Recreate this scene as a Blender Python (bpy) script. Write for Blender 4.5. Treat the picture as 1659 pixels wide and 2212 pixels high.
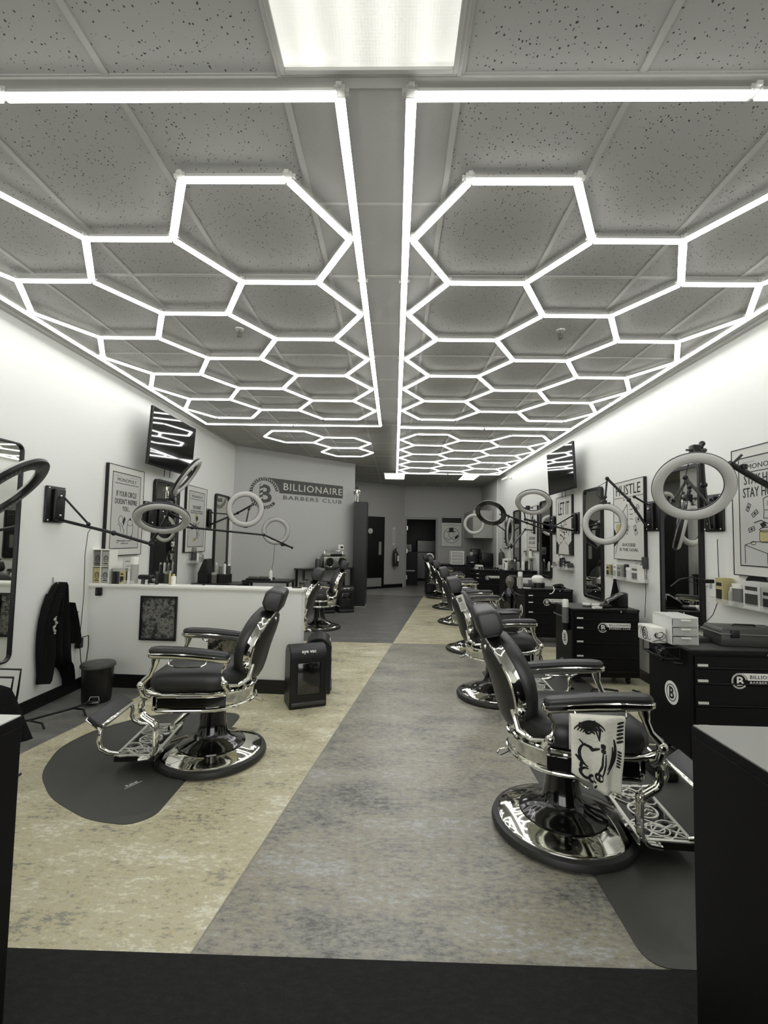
import bpy, bmesh, math, random
from mathutils import Vector, Matrix
random.seed(7)
PI = math.pi
S = bpy.context.scene
COL = S.collection
for o in list(bpy.data.objects):
    bpy.data.objects.remove(o)

# ------------------------------------------------------------------ camera
HC = 1.39
F_PX = 1004.4
cam = bpy.data.cameras.new('camera')
cam.sensor_fit = 'HORIZONTAL'
cam.sensor_width = 36.0
cam.lens = 36.0 * F_PX / 1659.0
cam.clip_start = 0.02
cam.clip_end = 100
co = bpy.data.objects.new('camera', cam)
COL.objects.link(co)
p_, y_, r_ = .0587, -.0237, .0188
fw = Vector((math.sin(y_) * math.cos(p_), math.cos(y_) * math.cos(p_), math.sin(p_)))
rt = Vector((math.cos(y_), -math.sin(y_), 0))
up = rt.cross(fw)
r2 = rt * math.cos(r_) + up * math.sin(r_)
u2 = -rt * math.sin(r_) + up * math.cos(r_)
co.matrix_world = Matrix(((r2.x, u2.x, -fw.x, 0), (r2.y, u2.y, -fw.y, 0), (r2.z, u2.z, -fw.z, HC), (0, 0, 0, 1)))
S.camera = co

# ------------------------------------------------------------------ world, exposure
w = bpy.data.worlds.new('world')
S.world = w
w.use_nodes = True
w.node_tree.nodes['Background'].inputs[0].default_value = (1, 1, .99, 1)
w.node_tree.nodes['Background'].inputs[1].default_value = 3.0      # overcast daylight, enters through the shop front behind the camera
S.view_settings.view_transform = 'Standard'
S.view_settings.look = 'None'
S.view_settings.gamma = 1.0
S.view_settings.exposure = 0.12
S.view_settings.use_curve_mapping = False
LED_POWER = 10.0
PANEL_POWER = 0.66
pl_ = bpy.data.lights.new('daylight_portal', 'AREA')
pl_.shape = 'RECTANGLE'
pl_.size, pl_.size_y = 5.0, 2.35
pl_.cycles.is_portal = True
po_ = bpy.data.objects.new('daylight_portal', pl_)
po_.location = (-.12, -2.02, 1.5)
po_.rotation_euler = (math.radians(90), 0, 0)
COL.objects.link(po_)
try:
    S.cycles.use_denoising = True
    S.cycles.max_bounces = 12
    S.cycles.diffuse_bounces = 9
    S.cycles.glossy_bounces = 4
    S.cycles.transmission_bounces = 6
    S.cycles.transparent_max_bounces = 8
    S.cycles.caustics_reflective = False
    S.cycles.caustics_refractive = False
    S.cycles.sample_clamp_indirect = 4.0
except Exception:
    pass

# ------------------------------------------------------------------ materials
def s2l(c):
    return c / 12.92 if c <= .04045 else ((c + .055) / 1.055) ** 2.4

def rgb(*c):
    if len(c) == 1:
        v = c[0] / 255.
        return (s2l(v), s2l(v), s2l(v * .975), 1)
    return tuple(s2l(x / 255.) for x in c) + (1,)

MATS = {}
def mat(name, col=(.5, .5, .5, 1), rough=.5, metal=0., emis=0., alpha=1., trans=0., bump=None, coat=0., spec=.5):
    if name in MATS:
        return MATS[name]
    m = bpy.data.materials.new(name)
    m.use_nodes = True
    nt = m.node_tree
    b = nt.nodes['Principled BSDF']
    b.inputs['Base Color'].default_value = col
    b.inputs['Roughness'].default_value = rough
    b.inputs['Metallic'].default_value = metal
    b.inputs['Alpha'].default_value = alpha
    b.inputs['Transmission Weight'].default_value = trans
    b.inputs['Coat Weight'].default_value = coat
    b.inputs['Specular IOR Level'].default_value = spec
    if emis:
        b.inputs['Emission Color'].default_value = col
        b.inputs['Emission Strength'].default_value = emis
    if bump:
        sc, st = bump
        tc = nt.nodes.new('ShaderNodeTexCoord')
        n = nt.nodes.new('ShaderNodeTexNoise')
        n.inputs['Scale'].default_value = sc
        bp = nt.nodes.new('ShaderNodeBump')
        bp.inputs['Strength'].default_value = st
        bp.inputs['Distance'].default_value = .01
        nt.links.new(tc.outputs['Object'], n.inputs['Vector'])
        nt.links.new(n.outputs['Fac'], bp.inputs['Height'])
        nt.links.new(bp.outputs['Normal'], b.inputs['Normal'])
    MATS[name] = m
    return m

def N(nt, kind, **k):
    n = nt.nodes.new(kind)
    for a, v in k.items():
        if a.startswith('i_'):
            n.inputs[a[2:].replace('_', ' ')].default_value = v
        else:
            setattr(n, a, v)
    return n

def mottled(name, cols, scale, rough, stretch=(1, 1, 1), fine=30, bumps=.1):
    """ramp of colours over layered noise"""
    m = bpy.data.materials.new(name)
    m.use_nodes = True
    nt = m.node_tree
    b = nt.nodes['Principled BSDF']
    tc = N(nt, 'ShaderNodeTexCoord')
    mp = N(nt, 'ShaderNodeMapping')
    mp.inputs['Scale'].default_value = stretch
    nt.links.new(tc.outputs['Object'], mp.inputs['Vector'])
    a = N(nt, 'ShaderNodeTexNoise', i_Scale=scale, i_Detail=8., i_Roughness=.72)
    c = N(nt, 'ShaderNodeTexNoise', i_Scale=fine, i_Detail=6., i_Roughness=.8)
    nt.links.new(mp.outputs['Vector'], a.inputs['Vector'])
    nt.links.new(mp.outputs['Vector'], c.inputs['Vector'])
    mx = N(nt, 'ShaderNodeMath', operation='MULTIPLY_ADD')
    mx.inputs[1].default_value = .55
    nt.links.new(c.outputs['Fac'], mx.inputs[0])
    sb = N(nt, 'ShaderNodeMath', operation='MULTIPLY')
    sb.inputs[1].default_value = .5
    nt.links.new(a.outputs['Fac'], sb.inputs[0])
    nt.links.new(sb.outputs[0], mx.inputs[2])
    rp = N(nt, 'ShaderNodeValToRGB')
    e = rp.color_ramp.elements
    n = len(cols)
    e[0].position = .43
    e[0].color = cols[0]
    e[1].position = .615
    e[1].color = cols[-1]
    for i in range(1, n - 1):
        q = e.new(.43 + .185 * i / (n - 1))
        q.color = cols[i]
    nt.links.new(mx.outputs[0], rp.inputs['Fac'])
    nt.links.new(rp.outputs['Color'], b.inputs['Base Color'])
    b.inputs['Roughness'].default_value = rough
    bp = N(nt, 'ShaderNodeBump')
    bp.inputs['Strength'].default_value = bumps
    bp.inputs['Distance'].default_value = .005
    nt.links.new(c.outputs['Fac'], bp.inputs['Height'])
    nt.links.new(bp.outputs['Normal'], b.inputs['Normal'])
    MATS[name] = m
    return m

def tile_mat():
    m = bpy.data.materials.new('ceiling_tile')
    m.use_nodes = True
    nt = m.node_tree
    b = nt.nodes['Principled BSDF']
    tc = N(nt, 'ShaderNodeTexCoord')
    wob = N(nt, 'ShaderNodeTexNoise', i_Scale=70., i_Detail=2.)
    nt.links.new(tc.outputs['Object'], wob.inputs['Vector'])
    ad = N(nt, 'ShaderNodeMixRGB', blend_type='ADD')
    ad.inputs[0].default_value = .012
    nt.links.new(tc.outputs['Object'], ad.inputs[1])
    nt.links.new(wob.outputs['Color'], ad.inputs[2])
    v = N(nt, 'ShaderNodeTexVoronoi', i_Scale=80.)
    nt.links.new(ad.outputs[0], v.inputs['Vector'])
    sep = N(nt, 'ShaderNodeSeparateColor')
    nt.links.new(v.outputs['Color'], sep.inputs[0])
    rad = N(nt, 'ShaderNodeMath', operation='MULTIPLY_ADD')      # per-cell hole radius, many cells have none
    rad.inputs[1].default_value = .36
    rad.inputs[2].default_value = -.07
    nt.links.new(sep.outputs[0], rad.inputs[0])
    lt = N(nt, 'ShaderNodeMath', operation='LESS_THAN')
    nt.links.new(v.outputs['Distance'], lt.inputs[0])
    nt.links.new(rad.outputs[0], lt.inputs[1])
    mx = N(nt, 'ShaderNodeMixRGB')
    mx.inputs[1].default_value = rgb(164, 164, 159)
    mx.inputs[2].default_value = rgb(62, 62, 60)
    nt.links.new(lt.outputs[0], mx.inputs[0])
    nt.links.new(mx.outputs[0], b.inputs['Base Color'])
    b.inputs['Roughness'].default_value = .9
    bp = N(nt, 'ShaderNodeBump', invert=True)
    bp.inputs['Strength'].default_value = .5
    bp.inputs['Distance'].default_value = .004
    nt.links.new(lt.outputs[0], bp.inputs['Height'])
    nt.links.new(bp.outputs['Normal'], b.inputs['Normal'])
    return m

def panel_mat():
    """prismatic lens over fluorescent tubes"""
    m = bpy.data.materials.new('prismatic_lens')
    m.use_nodes = True
    nt = m.node_tree
    b = nt.nodes['Principled BSDF']
    b.inputs['Base Color'].default_value = rgb(230, 230, 220)
    b.inputs['Roughness'].default_value = .3
    tc = N(nt, 'ShaderNodeTexCoord')
    v = N(nt, 'ShaderNodeTexVoronoi', i_Scale=95., i_Randomness=.15)
    nt.links.new(tc.outputs['Object'], v.inputs['Vector'])
    wv = N(nt, 'ShaderNodeTexWave', wave_type='BANDS', bands_direction='X', wave_profile='SIN')
    wv.inputs['Scale'].default_value = 2.6
    wv.inputs['Distortion'].default_value = 0.0
    nt.links.new(tc.outputs['Object'], wv.inputs['Vector'])
    r1 = N(nt, 'ShaderNodeMapRange')
    r1.inputs['From Min'].default_value = 0
    r1.inputs['From Max'].default_value = .7
    r1.inputs['To Min'].default_value = 1.0
    r1.inputs['To Max'].default_value = .72
    nt.links.new(v.outputs['Distance'], r1.inputs['Value'])
    r2_ = N(nt, 'ShaderNodeMapRange')
    r2_.inputs['To Min'].default_value = .8
    r2_.inputs['To Max'].default_value = 1.1
    nt.links.new(wv.outputs['Fac'], r2_.inputs['Value'])
    mu = N(nt, 'ShaderNodeMath', operation='MULTIPLY')
    nt.links.new(r1.outputs[0], mu.inputs[0])
    nt.links.new(r2_.outputs[0], mu.inputs[1])
    m2 = N(nt, 'ShaderNodeMath', operation='MULTIPLY')
    m2.inputs[1].default_value = PANEL_POWER
    nt.links.new(mu.outputs[0], m2.inputs[0])
    b.inputs['Emission Color'].default_value = (1, 1, .95, 1)
    nt.links.new(m2.outputs[0], b.inputs['Emission Strength'])
    return m

M_WALL = mat('white_paint', rgb(228, 229, 223), .55, bump=(220, .05))
M_GREY = mat('grey_paint', rgb(182, 182, 178), .6, bump=(220, .05))
M_DGREY = mat('corridor_paint', rgb(165, 164, 159), .6, bump=(220, .05))
M_TEE = mat('grid_metal', rgb(172, 172, 166), .5)
M_TILE = tile_mat()
M_SMOOTH = mat('smooth_tile', rgb(152, 152, 147), .6, bump=(160, .15))
M_LENS = panel_mat()
M_LED = mat('led_diffuser', (1, 1, 1, 1), .4, emis=LED_POWER)
M_HOUSE = mat('tube_housing', rgb(190, 190, 184), .35, metal=.3)
M_CONN = mat('clear_connector', rgb(215, 215, 208), .15, alpha=.55)
M_CHROME = mat('chrome', rgb(222, 222, 214), .07, metal=1.)
M_STEEL = mat('brushed_steel', rgb(165, 165, 160), .3, metal=1.)
M_VINYL = mat('black_vinyl', rgb(25, 25, 24), .43, spec=.7, bump=(300, .08))
M_LACQ = mat('black_lacquer', rgb(14, 14, 13), .12, coat=.6)
M_RUBBER = mat('rubber', rgb(38, 38, 36), .5)
M_MAT = mat('grey_mat_rubber', rgb(66, 66, 62), .5, bump=(500, .1))
M_BLACK = mat('black_plastic', rgb(15, 15, 15), .35, spec=.4)
M_MBLACK = mat('matt_black', rgb(24, 24, 23), .7)
M_CART = mat('cart_enamel', rgb(10, 10, 10), .42, spec=.22)
M_GAP = mat('dark_gap', rgb(5, 5, 5), .8)
M_WHITE = mat('white_plastic', rgb(225, 225, 216), .4)
M_PAPER = mat('paper_white', rgb(206, 206, 198), .7)
M_PAPERG = mat('paper_grey', rgb(186, 187, 181), .7)
M_INK = mat('ink', rgb(22, 22, 21), .7)
M_INKG = mat('ink_grey', rgb(110, 110, 105), .7)
M_GOLD = mat('ink_tan', rgb(178, 168, 120), .7)
M_SCREEN = mat('screen_glass', rgb(8, 8, 8), .05, coat=1.)
M_MIRROR = mat('mirror_silver', rgb(225, 226, 220), .015, metal=1.)
M_RING = mat('ring_diffuser', rgb(178, 178, 172), .45)
M_CLEAR = mat('clear_acrylic', rgb(235, 236, 230), .08, alpha=.28)
M_FROSTD = mat('frosted_drawer', rgb(214, 215, 210), .3, alpha=.5)
M_FROST = mat('frosted_plastic', rgb(240, 241, 236), .3, alpha=.66)
M_COAT = mat('black_cloth', rgb(13, 13, 13), .9, bump=(150, .3), spec=.2)
M_CLOTH = mat('pale_cloth', rgb(232, 231, 216), .85, bump=(90, .4))
M_DESK = mat('desk_black', rgb(5, 5, 5), .6, spec=.2)
M_DTOP = mat('desk_top_grey', rgb(150, 150, 145), .35)
M_GLASSY = mat('amber_glass', rgb(120, 118, 105), .15, alpha=.6)
M_MIDG = mat('mid_grey_plastic', rgb(105, 105, 100), .45)
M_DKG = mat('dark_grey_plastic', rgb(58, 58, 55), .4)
M_LTG = mat('light_grey_plastic', rgb(165, 165, 158), .45)
M_SIGN = mat('sign_charcoal', rgb(62, 62, 58), .5)
M_STICK = mat('sticker_white', rgb(250, 250, 244), .5)
M_SIGNL = mat('sign_pale', rgb(205, 205, 196), .5)
M_TAN = mottled('vinyl_tan', [rgb(136, 134, 122), rgb(166, 161, 137), rgb(200, 191, 151), rgb(184, 180, 158), rgb(213, 206, 170), rgb(220, 220, 208)], 3.4, .34, (.8, 1.6, 1), 30, .12)
M_CONC = mottled('vinyl_concrete', [rgb(92, 92, 88), rgb(124, 122, 112), rgb(136, 135, 130), rgb(158, 151, 126), rgb(150, 150, 145), rgb(176, 176, 170)], 2.2, .3, (.7, 1.5, 1), 34, .12)
M_DARKF = mottled('vinyl_dark', [rgb(84, 84, 80), rgb(104, 103, 99), rgb(118, 117, 112), rgb(134, 133, 128)], 3.2, .3, (.5, 2.2, 1), 26, .1)
M_MIDF = mottled('vinyl_mid', [rgb(120, 119, 114), rgb(142, 141, 135), rgb(158, 156, 150)], 3.0, .3, (.5, 2.0, 1), 26, .1)
M_RUG = mottled('entrance_carpet', [rgb(10, 10, 10), rgb(20, 20, 19), rgb(33, 33, 31)], 26, .85, (1, 2.2, 1), 120, 1.0)
M_ART = mottled('dark_floral_print', [rgb(22, 22, 21), rgb(40, 40, 38), rgb(64, 64, 61), rgb(130, 130, 124), rgb(60, 60, 56)], 9, .3, (1, 1, 1), 24, .0)
M_FLORAL = mottled('floral_cloth', [rgb(20, 20, 19), rgb(44, 44, 41), rgb(172, 166, 140), rgb(120, 116, 100)], 16, .8, (1, 1, 1), 34, .1)

# ------------------------------------------------------------------ mesh builder
I4 = Matrix.Identity(4)
class MB:
    def __init__(s, M=None):
        s.v, s.f, s.mi = [], [], []
        s.M = M or I4
        s.m = 0
    def add(s, vs, fs):
        o = len(s.v)
        s.v += [tuple(s.M @ Vector(v)) for v in vs]
        for f in fs:
            s.f.append([i + o for i in f])
            s.mi.append(s.m)
        return s
    def box(s, a, b):
        x0, y0, z0 = a
        x1, y1, z1 = b
        return s.add([(x0, y0, z0), (x1, y0, z0), (x1, y1, z0), (x0, y1, z0), (x0, y0, z1), (x1, y0, z1), (x1, y1, z1), (x0, y1, z1)],
                     [(0, 3, 2, 1), (4, 5, 6, 7), (0, 1, 5, 4), (1, 2, 6, 5), (2, 3, 7, 6), (3, 0, 4, 7)])
    def cbox(s, c, d):
        return s.box([c[i] - d[i] / 2 for i in range(3)], [c[i] + d[i] / 2 for i in range(3)])
    def rbox(s, c, d, r, seg=3, taper=None):
        bm = bmesh.new()
        bmesh.ops.create_cube(bm, size=1)
        for v in bm.verts:
            v.co = Vector((v.co.x * d[0], v.co.y * d[1], v.co.z * d[2]))
            if taper and v.co.z > 0:
                v.co.x *= taper
                v.co.y *= taper
        bmesh.ops.bevel(bm, geom=bm.edges[:], offset=r, segments=seg, profile=.5, affect='EDGES')
        bm.verts.index_update()
        vs = [(v.co.x + c[0], v.co.y + c[1], v.co.z + c[2]) for v in bm.verts]
        fs = [[v.index for v in f.verts] for f in bm.faces]
        bm.free()
        return s.add(vs, fs)
    def prism(s, poly, z0, z1):
        n = len(poly)
        vs = [(p[0], p[1], z0) for p in poly] + [(p[0], p[1], z1) for p in poly]
        fs = [list(range(n))[::-1], list(range(n, 2 * n))] + [(i, (i + 1) % n, n + (i + 1) % n, n + i) for i in range(n)]
        return s.add(vs, fs)
    def layers(s, rings, cap0=True, cap1=True):
        n = len(rings[0])
        vs = [p for r in rings for p in r]
        fs = []
        for k in range(len(rings) - 1):
            for i in range(n):
                j = (i + 1) % n
                fs.append((k * n + i, k * n + j, (k + 1) * n + j, (k + 1) * n + i))
        if cap0:
            fs.append(list(range(n))[::-1])
        if cap1:
            fs.append([(len(rings) - 1) * n + i for i in range(n)])
        return s.add(vs, fs)
    def lathe(s, prof, c=(0, 0, 0), n=32, close=False):
        vs, fs = [], []
        m = len(prof)
        for i in range(n):
            a = 2 * PI * i / n
            for r, z in prof:
                vs.append((c[0] + r * math.cos(a), c[1] + r * math.sin(a), c[2] + z))
        for i in range(n):
            j = (i + 1) % n
            for k in range(m - 1 + (1 if close else 0)):
                l = (k + 1) % m
                fs.append((i * m + k, j * m + k, j * m + l, i * m + l))
        if not close:
            if prof[0][0] > 1e-6:
                fs.append([i * m for i in range(n)][::-1])
            if prof[-1][0] > 1e-6:
                fs.append([i * m + m - 1 for i in range(n)])
        return s.add(vs, fs)
    def cyl(s, c, r, h, n=20, r2=None):
        return s.lathe([(r, 0), (r if r2 is None else r2, h)], c, n)
    def tube(s, pts, r, n=8, closed=False, flat=None):
        P = [Vector(p) for p in pts]
        R = r if isinstance(r, (list, tuple)) else [r] * len(P)
        rings = []
        prev = None
        L = len(P)
        for i in range(L):
            if closed:
                t = (P[(i + 1) % L] - P[i - 1])
            else:
                t = P[min(i + 1, L - 1)] - P[max(i - 1, 0)]
            t.normalize()
            if prev is None:
                a = Vector((0, 0, 1)) if abs(t.z) < .9 else Vector((1, 0, 0))
                nrm = (a - t * a.dot(t)).normalized()
            else:
                nrm = (prev - t * prev.dot(t))
                nrm = nrm.normalized() if nrm.length > 1e-6 else prev
            prev = nrm
            bn = t.cross(nrm)
            rings.append([P[i] + nrm * (R[i] * math.cos(2 * PI * k / n)) + bn * (R[i] * (flat or 1) * math.sin(2 * PI * k / n)) for k in range(n)])
        if closed:
            rings.append(rings[0])
            return s.layers(rings, False, False)
        return s.layers(rings)
    def ball(s, c, r, n=12, sz=1.):
        prof = [(max(r * math.sin(PI * k / 8), 0), -r * sz * math.cos(PI * k / 8)) for k in range(9)]
        prof[0] = (0, -r * sz)
        prof[-1] = (0, r * sz)
        return s.lathe(prof, c, n)
    def ribbon(s, pts, wd, z=0., h=.0012):
        """a stroke of ink in the local xy plane with a little height"""
        for a, b in zip(pts[:-1], pts[1:]):
            a2, b2 = Vector(a), Vector(b)
            d = (b2 - a2)
            if d.length < 1e-6:
                continue
            d.normalize()
            n = Vector((-d.y, d.x)) * wd / 2
            e = d * wd * .3
            q = [a2 - e + n, a2 - e - n, b2 + e - n, b2 + e + n]
            s.prism([(p.x, p.y) for p in q], z, z + h)
        return s
    def build(s, name, mats, parent=None, smooth=True, bevel=0, sharp=38, seg=2):
        me = bpy.data.meshes.new(name)
        me.from_pydata(s.v, [], s.f)
        if not isinstance(mats, (list, tuple)):
            mats = [mats]
        for m in mats:
            me.materials.append(m)
        if len(mats) > 1:
            me.polygons.foreach_set('material_index', s.mi)
        bm = bmesh.new()
        bm.from_mesh(me)
        bmesh.ops.recalc_face_normals(bm, faces=bm.faces[:])
        bm.to_mesh(me)
        bm.free()
        if smooth:
            me.shade_smooth()
            me.set_sharp_from_angle(angle=math.radians(sharp))
        o = bpy.data.objects.new(name, me)
        COL.objects.link(o)
        if parent is not None:
            o.parent = parent
        if bevel:
            b = o.modifiers.new('bevel', 'BEVEL')
            b.width = bevel
            b.segments = seg
            b.limit_method = 'ANGLE'
            b.angle_limit = math.radians(40)
        return o

def T(x=0, y=0, z=0, rz=0, rx=0, ry=0, s=1):
    return Matrix.Translation((x, y, z)) @ Matrix.Rotation(rz, 4, 'Z') @ Matrix.Rotation(ry, 4, 'Y') @ Matrix.Rotation(rx, 4, 'X') @ Matrix.Scale(s, 4)

def tag(o, label, cat, group=None, kind=None):
    o['label'] = label
    o['category'] = cat
    if group:
        o['group'] = group
    if kind:
        o['kind'] = kind
    return o

def thing(name, label, cat, loc=(0, 0, 0), rz=0, group=None, M=None):
    o = bpy.data.objects.new(name, None)
    o.empty_display_size = .1
    COL.objects.link(o)
    if M is not None:
        o.matrix_world = M
    else:
        o.location = loc
        o.rotation_euler = (0, 0, rz)
    return tag(o, label, cat, group)

def struct(o):
    o['kind'] = 'structure'
    return o

CHILD = {}
def kids(o):
    return [c for c in bpy.data.objects if c.parent == o]

def copy_tree(o, parent=None):
    c = o.copy()
    COL.objects.link(c)
    if parent is not None:
        c.parent = parent
        c.matrix_parent_inverse = o.matrix_parent_inverse.copy()
    for k in kids(o):
        copy_tree(k, c)
    return c

TEXTS = {}
def text_geo(body, size=.1, font_space=1., xscale=1., bold=0.):
    key = (body, font_space, bold)
    if key not in TEXTS:
        cu = bpy.data.curves.new('t', 'FONT')
        cu.body = body
        cu.size = 1
        cu.space_character = font_space
        cu.align_x = 'CENTER'
        cu.align_y = 'CENTER'
        cu.resolution_u = 2
        cu.offset = bold
        cu.extrude = .012
        ob = bpy.data.objects.new('t', cu)
        COL.objects.link(ob)
        bpy.context.view_layer.update()
        me = bpy.data.meshes.new_from_object(ob.evaluated_get(bpy.context.evaluated_depsgraph_get()))
        vs = [tuple(v.co) for v in me.vertices]
        fs = [list(p.vertices) for p in me.polygons]
        bpy.data.objects.remove(ob)
        bpy.data.meshes.remove(me)
        TEXTS[key] = (vs, fs)
    vs, fs = TEXTS[key]
    if not vs:
        return [], []
    wd = max(v[0] for v in vs) - min(v[0] for v in vs)
    return [(v[0] * size * xscale, v[1] * size, v[2] * .05) for v in vs], fs

def put_text(mb, body, x, y, z, size=None, width=None, height=None, space=1., bold=0.):
    """text centred at x,y in the local plane, fitted to a width and/or a cap height"""
    vs, fs = text_geo(body, 1, space, 1, bold)
    if not vs:
        return
    x0, x1 = min(v[0] for v in vs), max(v[0] for v in vs)
    y0, y1 = min(v[1] for v in vs), max(v[1] for v in vs)
    sx = sy = size or 1
    if width:
        sx = width / (x1 - x0)
        sy = sx
    if height:
        sy = height / (y1 - y0)
        if not width:
            sx = sy
    cx, cy = (x0 + x1) / 2, (y0 + y1) / 2
    mb.add([((v[0] - cx) * sx + x, (v[1] - cy) * sy + y, z + (v[2] > 0) * .0015) for v in vs], fs)

def rrect(x0, y0, x1, y1, r, n=5):
    out = []
    for cx, cy, a0 in ((x1 - r, y1 - r, 0), (x0 + r, y1 - r, 90), (x0 + r, y0 + r, 180), (x1 - r, y0 + r, 270)):
        for k in range(n + 1):
            a = math.radians(a0 + 90 * k / n)
            out.append((cx + r * math.cos(a), cy + r * math.sin(a)))
    return out

def circ(cx, cy, rx, ry=None, n=28, a0=0, a1=360):
    ry = ry or rx
    full = abs(a1 - a0 - 360) < 1e-6
    k = n if full else n + 1
    return [(cx + rx * math.cos(math.radians(a0 + (a1 - a0) * i / n)), cy + ry * math.sin(math.radians(a0 + (a1 - a0) * i / n))) for i in range(k)]

def annulus(mb, cx, cy, r0, r1, z0, z1, n=36, a0=0, a1=360):
    full = abs(a1 - a0 - 360) < 1e-6
    O, Ii = circ(cx, cy, r1, n=n, a0=a0, a1=a1), circ(cx, cy, r0, n=n, a0=a0, a1=a1)
    m = len(O)
    vs = [(p[0], p[1], z1) for p in O] + [(p[0], p[1], z1) for p in Ii] + [(p[0], p[1], z0) for p in O] + [(p[0], p[1], z0) for p in Ii]
    fs = []
    for i in range(m if full else m - 1):
        j = (i + 1) % m
        fs += [(i, j, m + j, m + i), (2 * m + i, 3 * m + i, 3 * m + j, 2 * m + j), (i, 2 * m + i, 2 * m + j, j), (m + i, m + j, 3 * m + j, 3 * m + i)]
    if not full:
        fs += [(0, m, 3 * m, 2 * m), (m - 1, 3 * m - 1, 4 * m - 1, 2 * m - 1)]
    mb.add(vs, fs)

# frames on walls: local x = to the viewer's right, y = up, z = out of the wall
XL, XR, ZC = -2.815, 2.57, 2.985
def wallR(y, z, x=XR):
    return Matrix(((0, 0, -1, x), (-1, 0, 0, y), (0, 1, 0, z), (0, 0, 0, 1)))
def wallL(y, z, x=XL):
    return Matrix(((0, 0, 1, x), (1, 0, 0, y), (0, 1, 0, z), (0, 0, 0, 1)))
def wallB(x, z, y):      # facing the camera (-Y)
    return Matrix(((1, 0, 0, x), (0, 0, -1, y), (0, 1, 0, z), (0, 0, 0, 1)))
F0, F1 = Vector((-2.815, 8.0, 0)), Vector((-.87, 9.83, 0))
FD = (F1 - F0).normalized()
def wallF(d, z, off=0.):  # on the diagonal feature wall, d metres from its left end
    p = F0 + FD * d
    n = Vector((FD.y, -FD.x, 0))
    p = p + n * off
    return Matrix(((FD.x, 0, n.x, p.x), (FD.y, 0, n.y, p.y), (0, 1, 0, z), (0, 0, 0, 1)))
G0, G1 = Vector((-3.0, 11.3, 0)), Vector((.27, 13.82, 0))
GD = (G1 - G0).normalized()
def wallG(d, z, off=0.):
    p = G0 + GD * d
    n = Vector((GD.y, -GD.x, 0))
    p = p + n * off
    return Matrix(((GD.x, 0, n.x, p.x), (GD.y, 0, n.y, p.y), (0, 1, 0, z), (0, 0, 0, 1)))

# ================================================================== SETTING
# floor: one slab whose top is laid in coloured zones
def dline(y):
    return -.641 + (y - 1.711) * .139
b = MB()
YN, Y1, Y2, YE = -2.0, 6.33, 11.72, 18.6
def zone(x0a, x0b, x1a, x1b, ya, yb, mi):
    b.m = mi
    b.add([(x0a, ya, 0), (x1a, ya, 0), (x1b, yb, 0), (x0b, yb, 0)], [(0, 1, 2, 3)])
W0, W1 = XL - .25, 3.6
LS = -1.86
def lx(y): return dline(y) + LS
def rx(y): return dline(y) + 1.86
zone(W0, W0, lx(YN), lx(Y1), YN, Y1, 2)
zone(lx(YN), lx(Y1), dline(YN), dline(Y1), YN, Y1, 0)
zone(dline(YN), dline(Y1), rx(YN), rx(Y1), YN, Y1, 1)
zone(rx(YN), rx(Y1), W1, W1, YN, Y1, 0)
zone(W0, W0, dline(Y1), dline(Y2), Y1, Y2, 2)
zone(dline(Y1), dline(Y2), rx(Y1), rx(Y2), Y1, Y2, 0)
zone(rx(Y1), rx(Y2), W1, W1, Y1, Y2, 2)
zone(W0, W0, dline(Y2), dline(14.0), Y2, 14.0, 3)
zone(dline(Y2), dline(14.0), W1, W1, Y2, 14.0, 2)
zone(W0, W0, W1, W1, 14.0, YE, 2)
b.m = 2
b.box((W0, YN, -.1), (W1, YE, -.002))
struct(b.build('floor', [M_TAN, M_CONC, M_DARKF, M_MIDF], smooth=False))
# thin seams between the floor zones
b = MB()
for f_, a, c in ((dline, YN, 14.0), (lx, YN, Y1), (rx, YN, Y2)):
    b.prism([(f_(a) - .003, a), (f_(a) + .003, a), (f_(c) + .003, c), (f_(c) - .003, c)], 0, .0015)
for yy in (Y1, Y2):
    b.box((XL, yy - .003, 0), (XR, yy + .003, .0015))
struct(b.build('trim_1', mat('seam', rgb(150, 148, 135), .5), smooth=False))

def wall(name, poly, m, z0=0, z1=ZC + .04, parent=None):
    return struct(MB().prism(poly, z0, z1).build(name, m, parent, smooth=False))
wall('wall_left', [(XL, -2), (XL, 8.0), (XL, 11.6), (XL - .15, 11.6), (XL - .15, -2)], M_WALL)
wall('wall_right', [(XR, -2), (XR + .15, -2), (XR + .15, 11.72), (XR, 11.72)], M_WALL)
wall('wall_right_far', [(XR - .01, 11.72), (XR + .15, 11.72), (XR + .15, 18.6), (XR - .01, 18.6)], M_GREY)
o = MB()
o.box((XL - .15, -2.15, 0), (XR + .15, -2.0, .32))
o.box((XL - .15, -2.15, 2.68), (XR + .15, -2.0, ZC + .04))
o.box((XL - .15, -2.15, .32), (-2.62, -2.0, 2.68))
o.box((2.38, -2.15, .32), (XR + .15, -2.0, 2.68))
struct(o.build('wall_front', M_WALL, smooth=False))
o = MB()
for x in (-2.62, -1.0, .7, 2.34):
    o.box((x, -2.11, .32), (x + .04, -2.05, 2.68))
o.box((-2.62, -2.11, .32), (2.38, -2.05, .36))
o.box((-2.62, -2.11, 2.64), (2.38, -2.05, 2.68))
struct(o.build('window_1', M_BLACK, smooth=False))
nf = Vector((FD.y, -FD.x, 0))
fp = [F0, F1, F1 - nf * .12, F0 - nf * .12 - FD * .1]
wall('wall_feature', [(p.x, p.y) for p in fp], M_GREY)
ng = Vector((GD.y, -GD.x, 0))
gp = [G0, G1, G1 - ng * .12, G0 - ng * .12]
wall('wall_corridor', [(p.x, p.y) for p in gp], M_DGREY)
YB = 13.85
DX0, DX1, DZ = .36, 1.22, 2.0
o = MB()
o.box((.25, YB, 0), (DX0, YB + .12, ZC + .04))
o.box((DX1, YB, 0), (XR, YB + .12, ZC + .04))
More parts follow.
